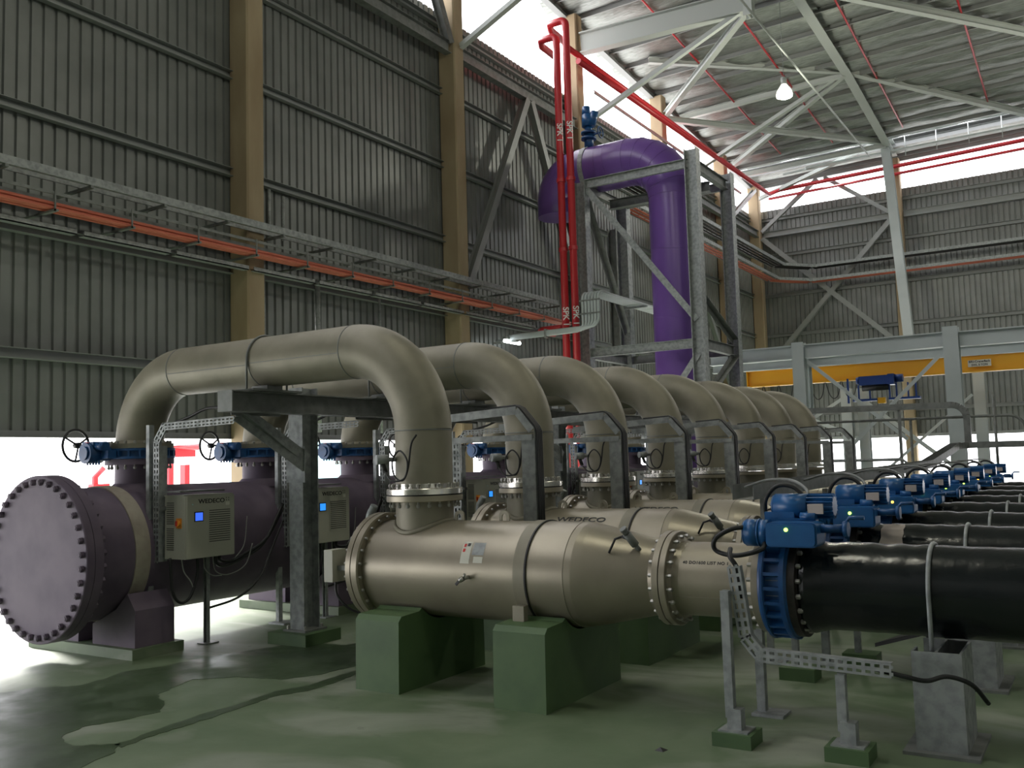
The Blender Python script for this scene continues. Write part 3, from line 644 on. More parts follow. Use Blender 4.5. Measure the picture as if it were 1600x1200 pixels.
for i in range(16):
    a = 2*pi*i/16; b.bar((-1.72, y-.1+.07*cos(a), 1.455+.07*sin(a)), (-1.55, y-.1+.07*cos(a), 1.455+.07*sin(a)), .005, .03, (0, cos(a), sin(a)))
b.cyl((-1.75, y-.2, 1.39), (-1.65, y-.2, 1.39), .03, 12); mt_ = b.build('motor', 'blue2', t)
b = B(); b.box((-1.70, y-.215, 1.41), (-1.60, y-.2, 1.475)); b.build('rating_plate', 'paper', mt_)
b = B(); b.cyl((-1.60, y-.28, 1.32), (-1.46, y-.28, 1.32), .028, 12); b.cyl((-1.46, y-.28, 1.32), (-1.43, y-.28, 1.32), .05, 14); b.tube([(-1.445, y-.28, 1.26), (-1.445, y-.28, 1.36), (-1.42, y-.28, 1.39), (-1.33, y-.28, 1.39)], .013, 8); b.build('hand_crank', 'blue', t)
b = B(); b.tube(bez([(-2.06, y-.33, 1.33), (-2.15, y-.42, 1.32), (-2.25, y-.46, 1.26), (-2.26, y-.44, 1.18), (-2.12, y-.45, 1.15), (-1.96, y-.42, 1.19), (-1.95, y-.34, 1.24)], 8), .016, 8)
b.build('supply_cable', 'cable', t)
b = B(); b.tube(bez([(-1.74, y-.1, 1.51), (-1.82, y-.1, 1.585), (-1.93, y-.1, 1.59), (-2.01, y-.1, 1.50), (-2.02, y-.06, 1.38), (-1.98, y, 1.3)], 8), .015, 8); b.build('looped_cable', 'cable', t)
b = B(); b.tube(bez([(-1.72, y-.06, 1.50), (-1.78, y+.05, 1.57), (-1.95, y+.3, 1.62), (-2.25, y+.7, 1.61), (-2.52, y+1.0, 1.55)], 8), .011, 8); b.build('tray_cable', 'galvd', t)
# black wrapped outlet pipe
t = R1['outlet'] = thing('outlet_pipe', '', 'pipe', (-1.0, y, 0))
ZO = .885
b = B(); b.lathe((-1.83, y, ZC-.01), (1, 0, 0), [(0, .2), (0, .345), (.05, .345), (.05, .30), (.12, .285)], 48); b.build('flange', 'darkflange', t)
b = B(); b.lathe((-1.78, y, ZC-.01), (1, 0, 0), [(0, .29), (.02, .31), (.05, .315), (.10, .30), (.16, .287), (.3, .285)], 48)
n = 90; pts = []
vs = []; K = 48; L0, L1 = -1.55, 3.2
rnd = random.Random(3); jit = [rnd.uniform(-1, 1) for _ in range(n+1)]
for i in range(n+1):
    x_ = L0+(L1-L0)*i/n; rr = .284+.0022*jit[i]
    for k in range(K):
        a = 2*pi*k/K; bump_ = .012*max(0, sin(a))**8*max(0, 1-(x_+1.6)/1.0)*(1+.5*jit[i])
        vs.append((x_, y+(rr+bump_)*cos(a), ZC-.01+(rr+bump_)*sin(a)-.008*min(1, max(0, x_+1.6))))
b.add(vs, [(i*K+k, i*K+(k+1) % K, (i+1)*K+(k+1) % K, (i+1)*K+k) for i in range(n) for k in range(K)], True)
b.build('wrapped_pipe', 'black', t)
# strap and stand for the outlet pipe
t = R1['stand'] = thing('pipe_stand', '', 'pipe support', (-.96, y-.12, 0))
b = B(); b.box((-1.09, y-.36, 0.02), (-.81, y-.345, .60)); b.box((-1.09, y+.10, 0.02), (-.81, y+.115, .60)); b.box((-.96, y-.345, .02), (-.945, y+.10, .60)); b.box((-.825, y-.345, .02), (-.81, y+.10, .60)); b.box((-1.09, y-.345, .02), (-1.075, y-.2, .60))
b.build('column', 'galv', t)
b = B(); b.box((-1.16, y-.42, 0), (-.74, y+.18, .02)); b.build('base_plate', 'galvd', t)
b = B(); zz = ZC-.02; b.tube([(-.98, y-.30, .56), (-.98, y-.302, .80)]+arc((-.98, y, zz), (0, -1, 0), (0, 0, 1), .303, 0.1, pi-.1, 24)+[(-.98, y+.302, .8), (-.98, y+.3, .56)], .014, 10); b.build('u_bolt', 'galv', t)
# supports below spool and valve
t = R1['jack'] = thing('pipe_prop', '', 'pipe support', (-2.11, y+.25, 0))
b = B(); b.chan((-2.14, y+.1, .02), (-2.14, y+.1, .58), .06, .06, .005, up=(0, 1, 0)); b.build('post', 'galv', t)
b = B(); b.box((-2.22, y+.0, 0), (-2.0, y+.2, .02)); b.build('base_plate', 'galv', t)
R1b = {}
# wall mounted control cabinet between two posts
t = R1['cab'] = thing('control_cabinet', '', 'cabinet', (-8.0, y-.25, 0))
X0, X1, F, Zb, Zt = -8.16, -7.55, y-.28, .93, 1.56
b = B(); b.box((X0, F, Zb), (X1, F+.32, Zt)); b.box((X0-.01, F+.02, Zt), (X1+.01, F+.32, Zt+.012)); b.build('cabinet_body', 'cab', t)
b = B(); b.box((X0+.005, F-.018, Zb+.005), (X1-.005, F, Zt-.005)); dr = b.build('door', 'cab', t)
b = B(); b.box((X0+.09, F-.024, 1.30), (X0+.20, F-.018, 1.40)); sc_ = b.build('display_bezel', 'dark', dr)
b = B(); b.box((X0+.10, F-.0265, 1.31), (X0+.19, F-.0235, 1.39)); b.build('screen', 'screen', sc_)
b = B(); b.box((X0+.26, F-.022, 1.06), (X0+.56, F-.018, 1.43)); vg = b.build('vent_grille', 'cab', dr)
b = B()
for i in range(15): b.box((X0+.275, F-.0235, 1.085+i*.0225), (X0+.545, F-.0215, 1.094+i*.0225))
b.build('vent_slots', 'slot', vg)
text_obj('WEDECO', .062, 'lettering', 'text', basis((X0+.31, F-.0192, 1.50), (1, 0, 0), (0, 0, 1)), dr, .0008, 1.0, 1.25)
b = B(); [b.cyl((X0+.50+.03*i, F-.019, 1.525-.022*j), (X0+.50+.03*i, F-.0175, 1.525-.022*j), .006, 8) for i in range(2) for j in range(2)]; b.build('indicator_dots', 'slot', dr)
b = B(); b.box((X0+.49, F-.0195, 1.45), (X0+.54, F-.0175, 1.485)); b.build('small_label', 'white', dr)
b = B(); b.cyl((X0+.07, F-.02, 1.475), (X0+.07, F-.0175, 1.475), .007, 8); b.build('green_lamp', 'teal', dr)
b = B(); b.box((X0-.006, F+.06, 1.24), (X0, F+.14, 1.34)); b.cyl((X0-.004, F+.10, 1.29), (X0-.03, F+.10, 1.29), .03, 16); sw = b.build('main_switch', 'amber', t)
b = B(); b.box((X0-.045, F+.092, 1.265), (X0-.03, F+.108, 1.315)); b.build('switch_handle', 'redlab', sw)
b = B()
for j in range(2):
    for i in range(11): b.box((X0-.004, F+.18, 1.02+.26*j+i*.021), (X0+.001, F+.29, 1.028+.26*j+i*.021))
b.build('side_louvres', 'slot', t)
b = B(); b.box((X0-.05, F+.02, Zt+.04), (X1-.1, F+.3, Zt+.055)); b.build('rain_lid', 'galvd', t)
b = B(); b.chan((-7.63, y+.02, 0.01), (-7.63, y+.02, .93), .045, .05, .004, up=(0, 1, 0)); b.box((-7.72, y-.05, 0), (-7.55, y+.09, .012)); b.build('leg', 'galv', t)
b = B(); b.box((X0-.08, F+.3, 1.42), (X1, F+.33, 1.46)); b.build('mounting_rail', 'galvd', t)
b = B(); b.tube(bez([(X0+.24, F+.12, Zb), (X0+.24, F+.12, .76), (X0+.14, F+.10, .55), (X0+.02, F+.10, .50), (X0-.06, F+.12, .62), (X0-.07, F+.15, .95)], 8), .015, 10); b.build('power_cable', 'cable', t)
for q_, r_ in ((((X0+.50, F+.15, Zb), (X0+.52, F+.16, .84), (X0+.66, F+.2, .80), (X0+.9, F+.24, .84), (X0+1.3, F+.30, .98), (X0+1.66, F+.36, 1.4)), .02), (((X0+.56, F+.15, Zb), (X0+.58, F+.18, .87), (X0+.72, F+.2, .84), (X0+.95, F+.24, .88), (X0+1.35, F+.30, 1.03), (X0+1.68, F+.38, 1.35)), .018), (((X0+1.66, F+.36, 1.2), (X0+1.4, F+.3, .86), (X0+1.15, F+.2, .62), (X0+.85, F+.2, .44), (X0+.50, F+.30, .36)), .013)):
    b = B(); b.tube(bez(q_, 8), r_, 8); b.build('power_cable', 'cable', t)
for q_ in (((X0+.03, F+.1, Zb), (X0+.06, F+.1, .80), (X0+.14, F+.1, .70), (X0+.20, F+.12, .60)), ((X0+.30, F+.1, Zb), (X0+.34, F+.12, .80), (X0+.46, F+.15, .72), (X0+.62, F+.2, .70)), ((X0+.42, F+.1, Zb), (X0+.50, F+.15, .76), (X0+.72, F+.2, .70), (X0+.95, F+.2, .78), (X0+1.05, F+.2, 1.0)), ((X0+.80, F+.2, .86), (X0+.95, F+.22, 1.0), (X0+1.02, F+.25, 1.3))):
    b = B(); b.tube(bez(q_, 8), .006, 6); b.build('signal_cable', 'lightcable', t)
t.rotation_euler = (0, 0, pi/2); t.location = (-7.88, y-.11, 0)
# slotted cable riser at the cabinet and its run below the arch
t = R1['trayL'] = thing('cable_riser', '', 'cable tray', (-8.5, y-.12, 0))
YL = y-.14
b = B(); b.chan((-8.56, YL, .02), (-8.56, YL, 2.30), .05, .06, .004, up=(0, 1, 0)); b.box((-8.66, YL-.1, 0), (-8.4, YL+.1, .02)); b.build('post', 'galv', t)
b = B(); b.slotted((-8.46, YL-.02, .9), (-8.46, YL-.02, 2.12), .09, (0, -1, 0)); b.slotted((-8.46, YL-.02, 2.12), (-8.34, YL-.02, 2.27), .09, (0, -1, 0)); b.slotted((-8.34, YL-.02, 2.27), (-7.3, YL-.02, 2.29), .07, (0, -1, 0))
b.bar((-8.505, YL+.03, .9), (-8.505, YL+.03, 2.14), .1, .003, (1, 0, 0)); b.bar((-8.415, YL+.03, .9), (-8.415, YL+.03, 2.08), .1, .003, (1, 0, 0)); b.bar((-8.505, YL+.03, 2.14), (-8.37, YL+.03, 2.31), .1, .003); b.bar((-8.37, YL+.03, 2.31), (-7.3, YL+.03, 2.33), .1, .003); b.build('slotted_tray', 'galv', t)
b = B(); b.tube(bez([(-8.33, YL+.03, 2.29), (-8.0, YL+.03, 2.36), (-7.75, YL+.04, 2.43), (-7.4, YL+.05, 2.42)], 8), .016, 8); b.build('cable', 'cable', t); t.location.x += .2; t.location.y -= .15
# tray frame between the reactors
t = R1['trayR'] = thing('cable_tray_frame', '', 'cable tray', (-4.9, y+.80, 0))
YR = y+.80
b = B(); b.chan((-4.50, YR, 2.02), (-4.50, YR, .02), .14, .1, .004, up=(0, 1, 0)); b.build('outer_channel', 'galv', t)
b = B(); b.bar((-4.36, YR, 0.02), (-4.36, YR, 2.10), .1, .004, (1, 0, 0)); b.bar((-4.36, YR, 2.10), (-4.54, YR, 2.31), .1, .004, (1, 0, 1)); b.bar((-4.54, YR, 2.31), (-5.9, YR, 2.24), .1, .004)
b.bar((-4.36-.03, YR-.05, 2.09), (-4.55, YR-.05, 2.28), .004, .07, (1, 0, 1)); b.bar((-4.55, YR-.05, 2.28), (-5.9, YR-.05, 2.21), .004, .075); b.build('top_tray', 'galv', t)
b = B(); b.box((-5.5, YR-.06, 2.0), (-4.38, YR-.03, 2.055)); b.build('cross_rail', 'galv', t)
b = B(); b.chan((-5.42, YR, .02), (-5.42, YR, 2.0), .045, .045, .004, up=(0, 1, 0)); b.build('back_post', 'galvd', t)
b = B(); b.slotted((-5.28, YR+.02, .9), (-5.28, YR+.02, 2.0), .09, (0, -1, 0)); b.build('slotted_riser', 'galv', t)
b = B()
for i in range(4): b.tube([(-4.345+.012*(i % 2), YR-.04+.026*i, .3), (-4.335, YR-.04+.026*i, 1.5), (-4.338, YR-.04+.026*i, 2.08), (-4.36, YR-.04+.026*i, 2.13), (-4.51, YR-.04+.026*i, 2.30), (-4.56, YR-.04+.026*i, 2.325), (-4.9, YR-.04+.026*i, 2.31)], .010, 6)
b.build('tray_cables', 'cable', t)

LAB = {
 'reactor': ('{w} stainless steel UV reactor vessel on two green plinths', 'reactor'),
 'plinthL': ('green concrete saddle plinth under the closed end of the {w} reactor', 'plinth'),
 'plinthR': ('green concrete saddle plinth under the strapped waist of the {w} reactor', 'plinth'),
 'arch': ('{w} of the eight dull steel crossover pipes arching from header to reactor', 'pipe'),
 'sensor': ('small sensor with looped black cable on the {w} pipe arch drop', 'sensor'),
 'hvalve': ('blue butterfly valve with handwheel on the purple header under the {w} arch', 'valve'),
 'spool': ('short flanged steel spool pipe after the {w} reactor', 'pipe'),
 'mvalve': ('blue motorised butterfly valve at the outlet of the {w} reactor', 'valve'),
 'outlet': ('{w} of the eight black wrapped outlet pipes running off to the side', 'pipe'),
 'stand': ('galvanized stand with a round strap holding the {w} black outlet pipe', 'pipe support'),
 'jack': ('small galvanized prop on the green floor beside the valve of the {w} row', 'pipe support'),
 'cab': ('beige control cabinet with blue screen beside the header under the {w} arch', 'cabinet'),
 'trayL': ('galvanized slotted cable riser left of the cabinet under the {w} arch', 'cable tray'),
 'trayR': ('galvanized cable tray frame standing just behind the {w} reactor', 'cable tray'),
}
GRP = {'reactor': 'UV reactors in a row', 'plinthL': 'green reactor plinths', 'plinthR': 'green reactor plinths', 'arch': 'crossover pipe arches', 'sensor': 'sensors on the arches', 'hvalve': 'hand operated valves on the header', 'spool': 'spool pipes', 'mvalve': 'motorised outlet valves', 'outlet': 'black outlet pipes', 'stand': 'outlet pipe stands', 'jack': 'small pipe props', 'cab': 'control cabinets along the header', 'trayL': 'cable risers', 'trayR': 'cable tray frames'}
def recolor(root, stemname, m):
    for ch in root.children:
        if ch.name.split('.')[0] == stemname:
            me = ch.data.copy(); me.materials.clear(); me.materials.append(M[m]); ch.data = me
        recolor(ch, stemname, m)
for key, root in R1.items():
    lab, cat = LAB[key]
    tag(root, lab.format(w='nearest'), cat, GRP[key])
    for k in range(1, NR):
        skip = set()
        if k >= 5: skip |= {'bolt', 'gasket', 'weld_seam', 'stencil_text'}
        if key == 'reactor': skip |= {'warning_sticker', 'rating_plate', 'small_label'}
        if key == 'trayR' and k == NR-1: pass
        c = copy_tree(root, None, skip); c.location.y += PITCH*k
        c['label'] = lab.format(w=ROWN[k])
        if key == 'mvalve' and k in (2, 6): recolor(c, 'status_light', 'ledo')
        if key == 'cab' and k >= 1: recolor(c, 'screen', 'screen2')
        if key == 'reactor' and k <= 4:
            yy = rowy(k); an = radians(50)
            text_obj('WEDECO', .085, 'lettering', 'text', basis((-4.33, yy-.4015*cos(an), ZC+.4015*sin(an)), (1, 0, 0), (0, sin(an), cos(an))), c, .0008, 1.0, 1.45)

# ------------------------------------------------------------------ pipe rack under the arches
ends = ['between the first two arches', 'between the fourth and fifth arches', 'between the last two arches']
for i, yy in enumerate((7.28, 12.75, 18.0)):
    t = thing('rack_column', 'galvanized column on a green footing '+ends[i], 'column', (-7.24, yy, 0))
    b = B(); b.ibeam((-7.24, yy, .12), (-7.24, yy, 2.66), .20, .23, .014, up=(0, 1, 0)); b.build('column_shaft', 'galv', t)
    b = B(); b.box((-7.52, yy-.26, 0), (-6.98, yy+.26, .12)); b.build('footing', 'green', t)
    b = B(); b.box((-7.4, yy-.16, .12), (-7.08, yy+.16, .14)); bp_ = b.build('base_plate', 'galvd', t)
    bolts(bp_, (-7.24, yy, .13), (0, 0, 1) , .17, 4, -.01, .05, .016)
    b = B(); b.ext([(0, -.1), (.01, -.1), (.01, .1), (0, .1)], (-7.18, yy-.95, 2.38), (-7.1, yy-.1, 1.86)); b.bar((-7.18, yy-.95, 2.38), (-7.18, yy-.12, 1.88), .16, .03); b.box((-7.35, yy-.145, 1.66), (-7.08, yy-.13, 2.04)); b.build('knee_strut', 'galv', t)
t = thing('rack_beam', 'long dark galvanized beam carrying all the pipe arches', 'beam', (-7.0, 13, 2.35))
b = B(); b.ibeam((-6.98, 6.02, 2.46), (-6.98, 20.6, 2.46), .2, .2, .012); b.build('beam', 'galvd', t)
b = B(); b.box((-7.08, 6.0, 2.36), (-6.88, 6.015, 2.56)); b.build('end_plate', 'galvd', t)
for k in range(NR):
    yy = rowy(k)
    t = thing('pipe_clamp', 'steel clamp and pad fixing the '+ROWN[k]+' arch to the rack beam', 'clamp', (-6.97, yy, 2.56), 'arch clamps')
    b = B(); b.tube([(-6.97, yy-.262, 2.56), (-6.97, yy-.262, ZT)]+arc((-6.97, yy, ZT), (0, -1, 0), (0, 0, 1), .262, 0, pi, 20)[1:]+[(-6.97, yy+.262, 2.56)], .011, 8); b.build('u_bolt', 'galvd', t)
    b = B(); b.box((-7.11, yy-.32, 2.56), (-6.81, yy+.32, 2.58)); b.box((-7.08, yy-.1, 2.58), (-6.86, yy+.1, 2.625)); b.box((-7.13, yy-.32, 2.34), (-7.12, yy+.32, 2.56)); b.build('pad_plate', 'galvd', t)
# cable entry bundle lying on the near cabinets is part of each cabinet

# ------------------------------------------------------------------ purple riser and its galvanized tower
t = thing('riser_pipe', 'glossy purple riser pipe climbing from the header and turning to the left wall', 'pipe', (XH, 21.6, 0))
RX, RY, RZ, RR, RQ = -8.72, 21.6, 9.4, .6, 1.12
b = B(); b.cyl((RX, RY, HZ+.5), (RX, RY, RZ-RQ), RR, 56, cap=False); b.build('vertical_pipe', 'purpleb', t)
ns = 6; cc = Vector((RX-RQ, RY, RZ-RQ)); P_ = [cc+Vector((cos(a), 0, sin(a)))*RQ for a in [pi/2*i/ns for i in range(ns+1)]]
b = B(); vs = []; K = 56
for i, p in enumerate(P_):
    a = pi/2*i/ns; ra = Vector((cos(a), 0, sin(a))); vs += [p+ra*(RR*cos(2*pi*k/K))+Vector((0, 1, 0))*(RR*sin(2*pi*k/K)) for k in range(K)]
b.add(vs, [(i*K+k, i*K+(k+1) % K, (i+1)*K+(k+1) % K, (i+1)*K+k) for i in range(ns) for k in range(K)], True); b.build('mitred_elbow', 'purpleb', t)
for i, p in enumerate(P_):
    a = pi/2*i/ns; d = (-sin(a), 0, cos(a)); b = B(); b.lathe(p, d, [(-.012, RR), (-.006, RR+.008), (.006, RR+.008), (.012, RR)], 56); b.build('weld_seam', 'purpleb', t)
for z in (3.4, 5.2, 6.9): b = B(); b.lathe((RX, RY, z), (.12, 0, 1), [(-.008, RR-.001), (-.004, RR+.006), (.004, RR+.006), (.008, RR-.001)], 56); b.build('weld_seam', 'purpleb', t)
for x_ in (-10.6, -10.35): b = B(); b.lathe((x_, RY, RZ), (1, 0, .1), [(-.008, RR-.001), (-.004, RR+.006), (.004, RR+.006), (.008, RR-.001)], 56); b.build('weld_seam', 'purpleb', t)
b = B(); b.cyl((RX-RQ, RY, RZ), (-11.25, RY, RZ), RR, 56, cap=False); b.build('horizontal_pipe', 'purpleb', t)
b = B(); b.tube(arc((-11.25, RY, RZ-.68), (0, 0, 1), (-1, 0, 0), .68, 0, radians(90), 8)+[(-11.93, RY, 8.3)], RR-.002, 40, cap=True); b.build('wall_elbow', 'purpleb', t)
b = B(); b.lathe((-11.06, RY, RZ), (1, 0, 0), [(0, RR), (0, RR+.02), (.13, RR+.02), (.13, RR)], 48); b.build('hold_down_band', 'galv', t)
t = thing('air_valve', 'blue air release valve with small handwheel on top of the purple pipe', 'valve', (-10.9, 21.5, RZ+RR))
b = B(); b.cyl((-10.95, 21.5, RZ+RR-.03), (-10.95, 21.5, 10.35), .12, 16); b.cyl((-10.95, 21.5, 10.2), (-10.95, 21.5, 10.26), .2, 16); b.cyl((-10.95, 21.5, 10.35), (-10.95, 21.5, 10.41), .2, 16); b.build('isolating_valve', 'blue', t)
b = B(); b.cyl((-10.95, 21.5, 10.41), (-10.95, 21.5, 10.55), .1, 14); b.cyl((-10.95, 21.5, 10.55), (-10.95, 21.5, 10.86), .17, 18); b.cyl((-10.82, 21.45, 10.55), (-10.72, 21.45, 10.9), .1, 12); b.cyl((-11.0, 21.5, 10.86), (-11.0, 21.5, 11.1), .12, 16, r2=.1); b.build('valve_chamber', 'blue2', t)
b = B(); wc = Vector((-10.56, 21.42, 10.3)); b.tube([wc+Vector((.0, .15*cos(2*pi*i/20), .15*sin(2*pi*i/20))) for i in range(20)], .016, 6, closed=True); b.cyl(wc, (-10.95, 21.5, 10.3), .025, 8)
for i in range(3): b.cyl(wc, wc+Vector((0, .15*cos(2.1*i), .15*sin(2.1*i))), .01, 6)
b.build('handwheel', 'blue', t)
t = thing('support_tower', 'galvanized steel tower frame standing round the glossy purple riser', 'frame', (-9.3, 21.8, 0))
TX0, TX1, TY0, TY1 = -10.75, -7.8, 20.6, 23.0
for (x_, y_) in ((TX0, TY0), (TX1, TY0), (TX1, TY1), (TX0, TY1)):
    b = B(); b.ibeam((x_, y_, 0), (x_, y_, 9.05 if x_ > -9 else 8.8), .27, .3, .018, up=(1, 0, 0) if x_ < -9 else (1, 0, 0)); b.build('leg', 'galv', t)
for z in (8.72, 4.45):
    b = B(); b.chan((TX0+.1, TY0, z), (TX1-.1, TY0, z), .09, .22, .012); b.build('front_beam', 'galv', t)
    b = B(); b.chan((TX0+.1, TY1, z), (TX1-.1, TY1, z), .09, .22, .012); b.build('back_beam', 'galvd', t)
    for x_ in (TX0, TX1): b = B(); b.ibeam((x_, TY0+.1, z), (x_, TY1-.1, z), .15, .24, .012); b.build('side_beam', 'galvd', t)
for a_, c_ in (((TX0+.1, TY0-.05, 8.55), (TX1-.1, TY0-.05, 4.95)), ((TX1-.1, TY0-.05, 4.25), (TX0+.1, TY0-.05, .6))):
    b = B(); b.angle(a_, c_, .15, .15, .012, up=(0, 1, 0)); b.build('front_brace', 'galv', t)
for a_, c_ in (((TX1, TY0+.1, 5.6), (TX1, TY1-.1, 4.75)), ((TX1, TY1-.1, 4.3), (TX1, TY0+.1, 3.1)), ((TX0, TY0+.1, 8.5), (TX0, TY1-.1, 5.2))):
    b = B(); b.angle(a_, c_, .15, .15, .012, up=(1, 0, 0)); b.build('side_brace', 'galvd', t)
b = B(); b.ibeam((TX0+.1, 22.0, 8.5), (TX1-.1, 22.0, 8.5), .2, .24, .012); b.build('pipe_bearer', 'galvd', t)
for x_, yy in ((-11.2, 23.3),):
    b = B(); b.ibeam((x_, yy, 0), (x_, yy, 8.2), .25, .25, .014, up=(1, 0, 0)); single(b, 'tower_side_post', 'galvd', 'dark galvanized post standing behind the tower beside the grey conduit bundle', 'post')
# conduit bundle by the tower
t = thing('conduit_bundle', 'bundle of grey conduits bending down in front of the red risers toward the tube light', 'conduit', (-10.2, 20, 4.9))
for i in range(6):
    x_ = -10.44+.085*i; zb = 4.92+.018*i
    pts = [(x_, 24.6, 5.85), (x_, 20.05, 5.85)]+arc((x_, 20.05, 5.65), (0, 0, 1), (0, -1, 0), .2, .2, pi/2, 5)+[(x_, 19.85, zb+.2)]+[Vector((x_-.2+.2*cos(a), 19.85-.10*sin(a)*0, zb+.2-.2*sin(a))) for a in (.3, .7, 1.1, 1.4)]+[(x_-.3, 19.84, zb), (-12.55, 19.8, zb-.02)]
    b = B(); b.tube(pts, .034, 8); b.build('conduit', 'paint', t)
for z in (5.3, 5.62): b = B(); b.box((-10.5, 19.80, z), (-9.96, 19.83, z+.035)); b.build('conduit_clip', 'galvd', t)
b = B(); b.box((-10.55, 22.4, 5.76), (-9.9, 22.46, 5.81)); b.build('conduit_bracket', 'galv', t)
b = B(); b.box((-11.5, 19.78, 4.84), (-11.44, 19.9, 5.06)); b.build('conduit_bracket', 'galv', t)
b = B(); b.box((-12.97, 19.78, 4.83), (-12.3, 19.9, 4.87)); b.build('conduit_bracket', 'galv', t)
t = thing('wall_tube_light', 'lit white tube light fixed above the second pipe arch', 'lamp', (-12.45, 20.0, 4.85))
b = B(); b.box((-12.6, 19.6, 4.90), (-12.5, 20.35, 4.96)); b.box((-13, 19.9, 4.9), (-12.5, 20.0, 4.94)); b.build('housing', 'galv', t)
b = B(); b.cyl((-12.55, 19.62, 4.85), (-12.55, 20.33, 4.85), .045, 12); b.build('tube', 'tube', t)
# ------------------------------------------------------------------ wall cable trays
t = thing('wall_cable_tray', 'galvanized ladder tray with orange cables along the left wall', 'cable tray', (-12.3, 8, 5.3))
b = B(); b.bar((-12.16, YB+.3, 5.735), (-12.16, 21.9, 5.735), .02, .045); b.build('side_rail', 'galvd', t)
b = B(); b.bar((-12.48, YB+.3, 5.72), (-12.48, 21.9, 5.72), .02, .07); b.build('side_rail', 'galvd', t)
yy = 5.0
while yy < 21.8:
    b = B(); b.box((-12.98, yy, 5.47), (-12.1, yy+.06, 5.50)); b.box((-12.12, yy, 5.47), (-12.1, yy+.02, 5.76)); b.build('rung', 'galvd', t); yy += 1.22
for i in range(8):
    lay, col_ = divmod(i, 4)
    b = B(); b.tube(bez([(-12.2-.07*col_, YB+.4+3.45*j, 5.545+.052*lay+.012*random.uniform(-1, 1)) for j in range(10)], 3), .026, 6); b.build('orange_cable', 'orange', t)
yy = 0
while yy < 21:
    b = B(); b.box((-12.56, yy, 5.285), (-12.42, yy+1.5, 5.30)); b.box((-12.44, yy, 5.285), (-12.42, yy+1.5, 5.36)); b.build('cover_plate', 'galv', t); yy += 1.62
t = thing('wall_cable_tray', 'empty upper galvanized tray along the left wall above the orange cables', 'cable tray', (-12.3, 8, 5.95))
b = B(); b.bar((-12.2, YB+.3, 6.05), (-12.2, 21.8, 6.05), .02, .13); b.box((-12.2, YB+.3, 5.975), (-12.13, 21.8, 5.985)); b.build('side_rail', 'galv', t)
b = B(); b.bar((-12.48, YB+.3, 6.05), (-12.48, 21.8, 6.05), .02, .10); b.build('side_rail', 'galv', t)
yy = 5.5
while yy < 21.8:
    b = B(); b.box((-12.99, yy, 5.93), (-12.12, yy+.05, 5.97)); b.build('wall_bracket', 'galvd', t); yy += 1.25
for x_, yy, z0, z1, lab in ((-12.85, 11.95, 2.5, 5.45, 'just right of the first ochre column'), (-12.85, 13.35, 2.5, 5.45, 'middle of the second wall bay'), (-12.85, 15.2, 2.5, 5.45, 'right part of the second wall bay'), (-12.85, 12.1, 6.1, 7.0, 'short one above the tray, left'), (-12.85, 12.45, 6.1, 6.95, 'short one above the tray, right')):
    pipe([(x_, yy, z0), (x_, yy, z1)], .03 if yy != 13.35 else .05, 'galv', 'conduit_pipe', 'galvanized vertical wall conduit, '+lab, 'conduit')
# far trays turning the corner
def ladder(path, w, h, nm, lab, fill):
    t = thing(nm, lab, 'cable tray', path[0])
    b = B(); b2 = B(); b3 = B()
    for i in range(len(path)-1):
        a = Vector(path[i]); c = Vector(path[i+1]); d = (c-a).normalized(); s = Vector((d.y, -d.x, 0))
        b.bar(a+s*w/2, c+s*w/2, .02, h); b.bar(a-s*w/2, c-s*w/2, .02, h)
        n = int((c-a).length/.5)
        for k in range(n+1):
            p = a+d*(c-a).length*(k+.2)/(n+1); b2.bar(p-s*w/2, p+s*w/2, .04, .02)
        if fill:
            for j in range(7 if fill == 'cable' else 5):
                o = s*(-w*.4+w*.8*j/6)+Vector((0, 0, -.02+.03*(j % 2))); b3.tube([a+o, (a+c)/2+o+Vector((0, 0, -.02)), c+o], .026, 6)
    b.build('side_rails', 'galv', t); b2.build('rungs', 'galvd', t)
    if fill: b3.build('cables', fill, t)
ladder([(-11.3, 24.6, 9.88), (-11.3, 39.4, 9.85), (-10.2, 40.75, 9.84), (12.5, 40.75, 9.8)], .6, .12, 'corner_cable_tray', 'high ladder tray packed with black cables turning onto the end wall', 'cable')
ladder([(-11.5, 24.6, 9.3), (-11.5, 39.3, 9.25), (-10.3, 40.75, 9.24), (12.5, 40.75, 9.2)], .6, .12, 'corner_cable_tray', 'ladder tray with orange cables just below the black cable tray', 'orange')
b = B(); b.chan((-12.4, 38.4, 12.95), (-12.4+.01, 24.8, 12.95), .04, .1, .004); single(b, 'cable_channel', 'galv', 'thin galvanized channel along the left clerestory', 'cable tray')
t = thing('hanging_tray', 'pale tray hanging on short rods under the roof before the end wall', 'cable tray', (-2, 39.5, 13.8))
b = B(); b.bar((-10.9, 39.5, 13.75), (-9.9, 39.5, 13.8), .08, .07); b.bar((-9.9, 39.5, 13.82), (12.5, 39.5, 14.02), .3, .07); b.build('tray', 'paint', t)
for i in range(12):
    x_ = -6.0+1.15*i; b = B(); b.cyl((x_, 39.5, 13.6), (x_, 39.5, roof_z(x_, 39.5)+.1), .018, 6); b.build('hanger_rod', 'paint', t)
pipe([(-12.0, 40.95, 13.2), (12, 40.95, 13.75)], .06, 'red', 'sprinkler_pipe', 'thinner red fire pipe just below the thick one on the end wall', 'pipe')
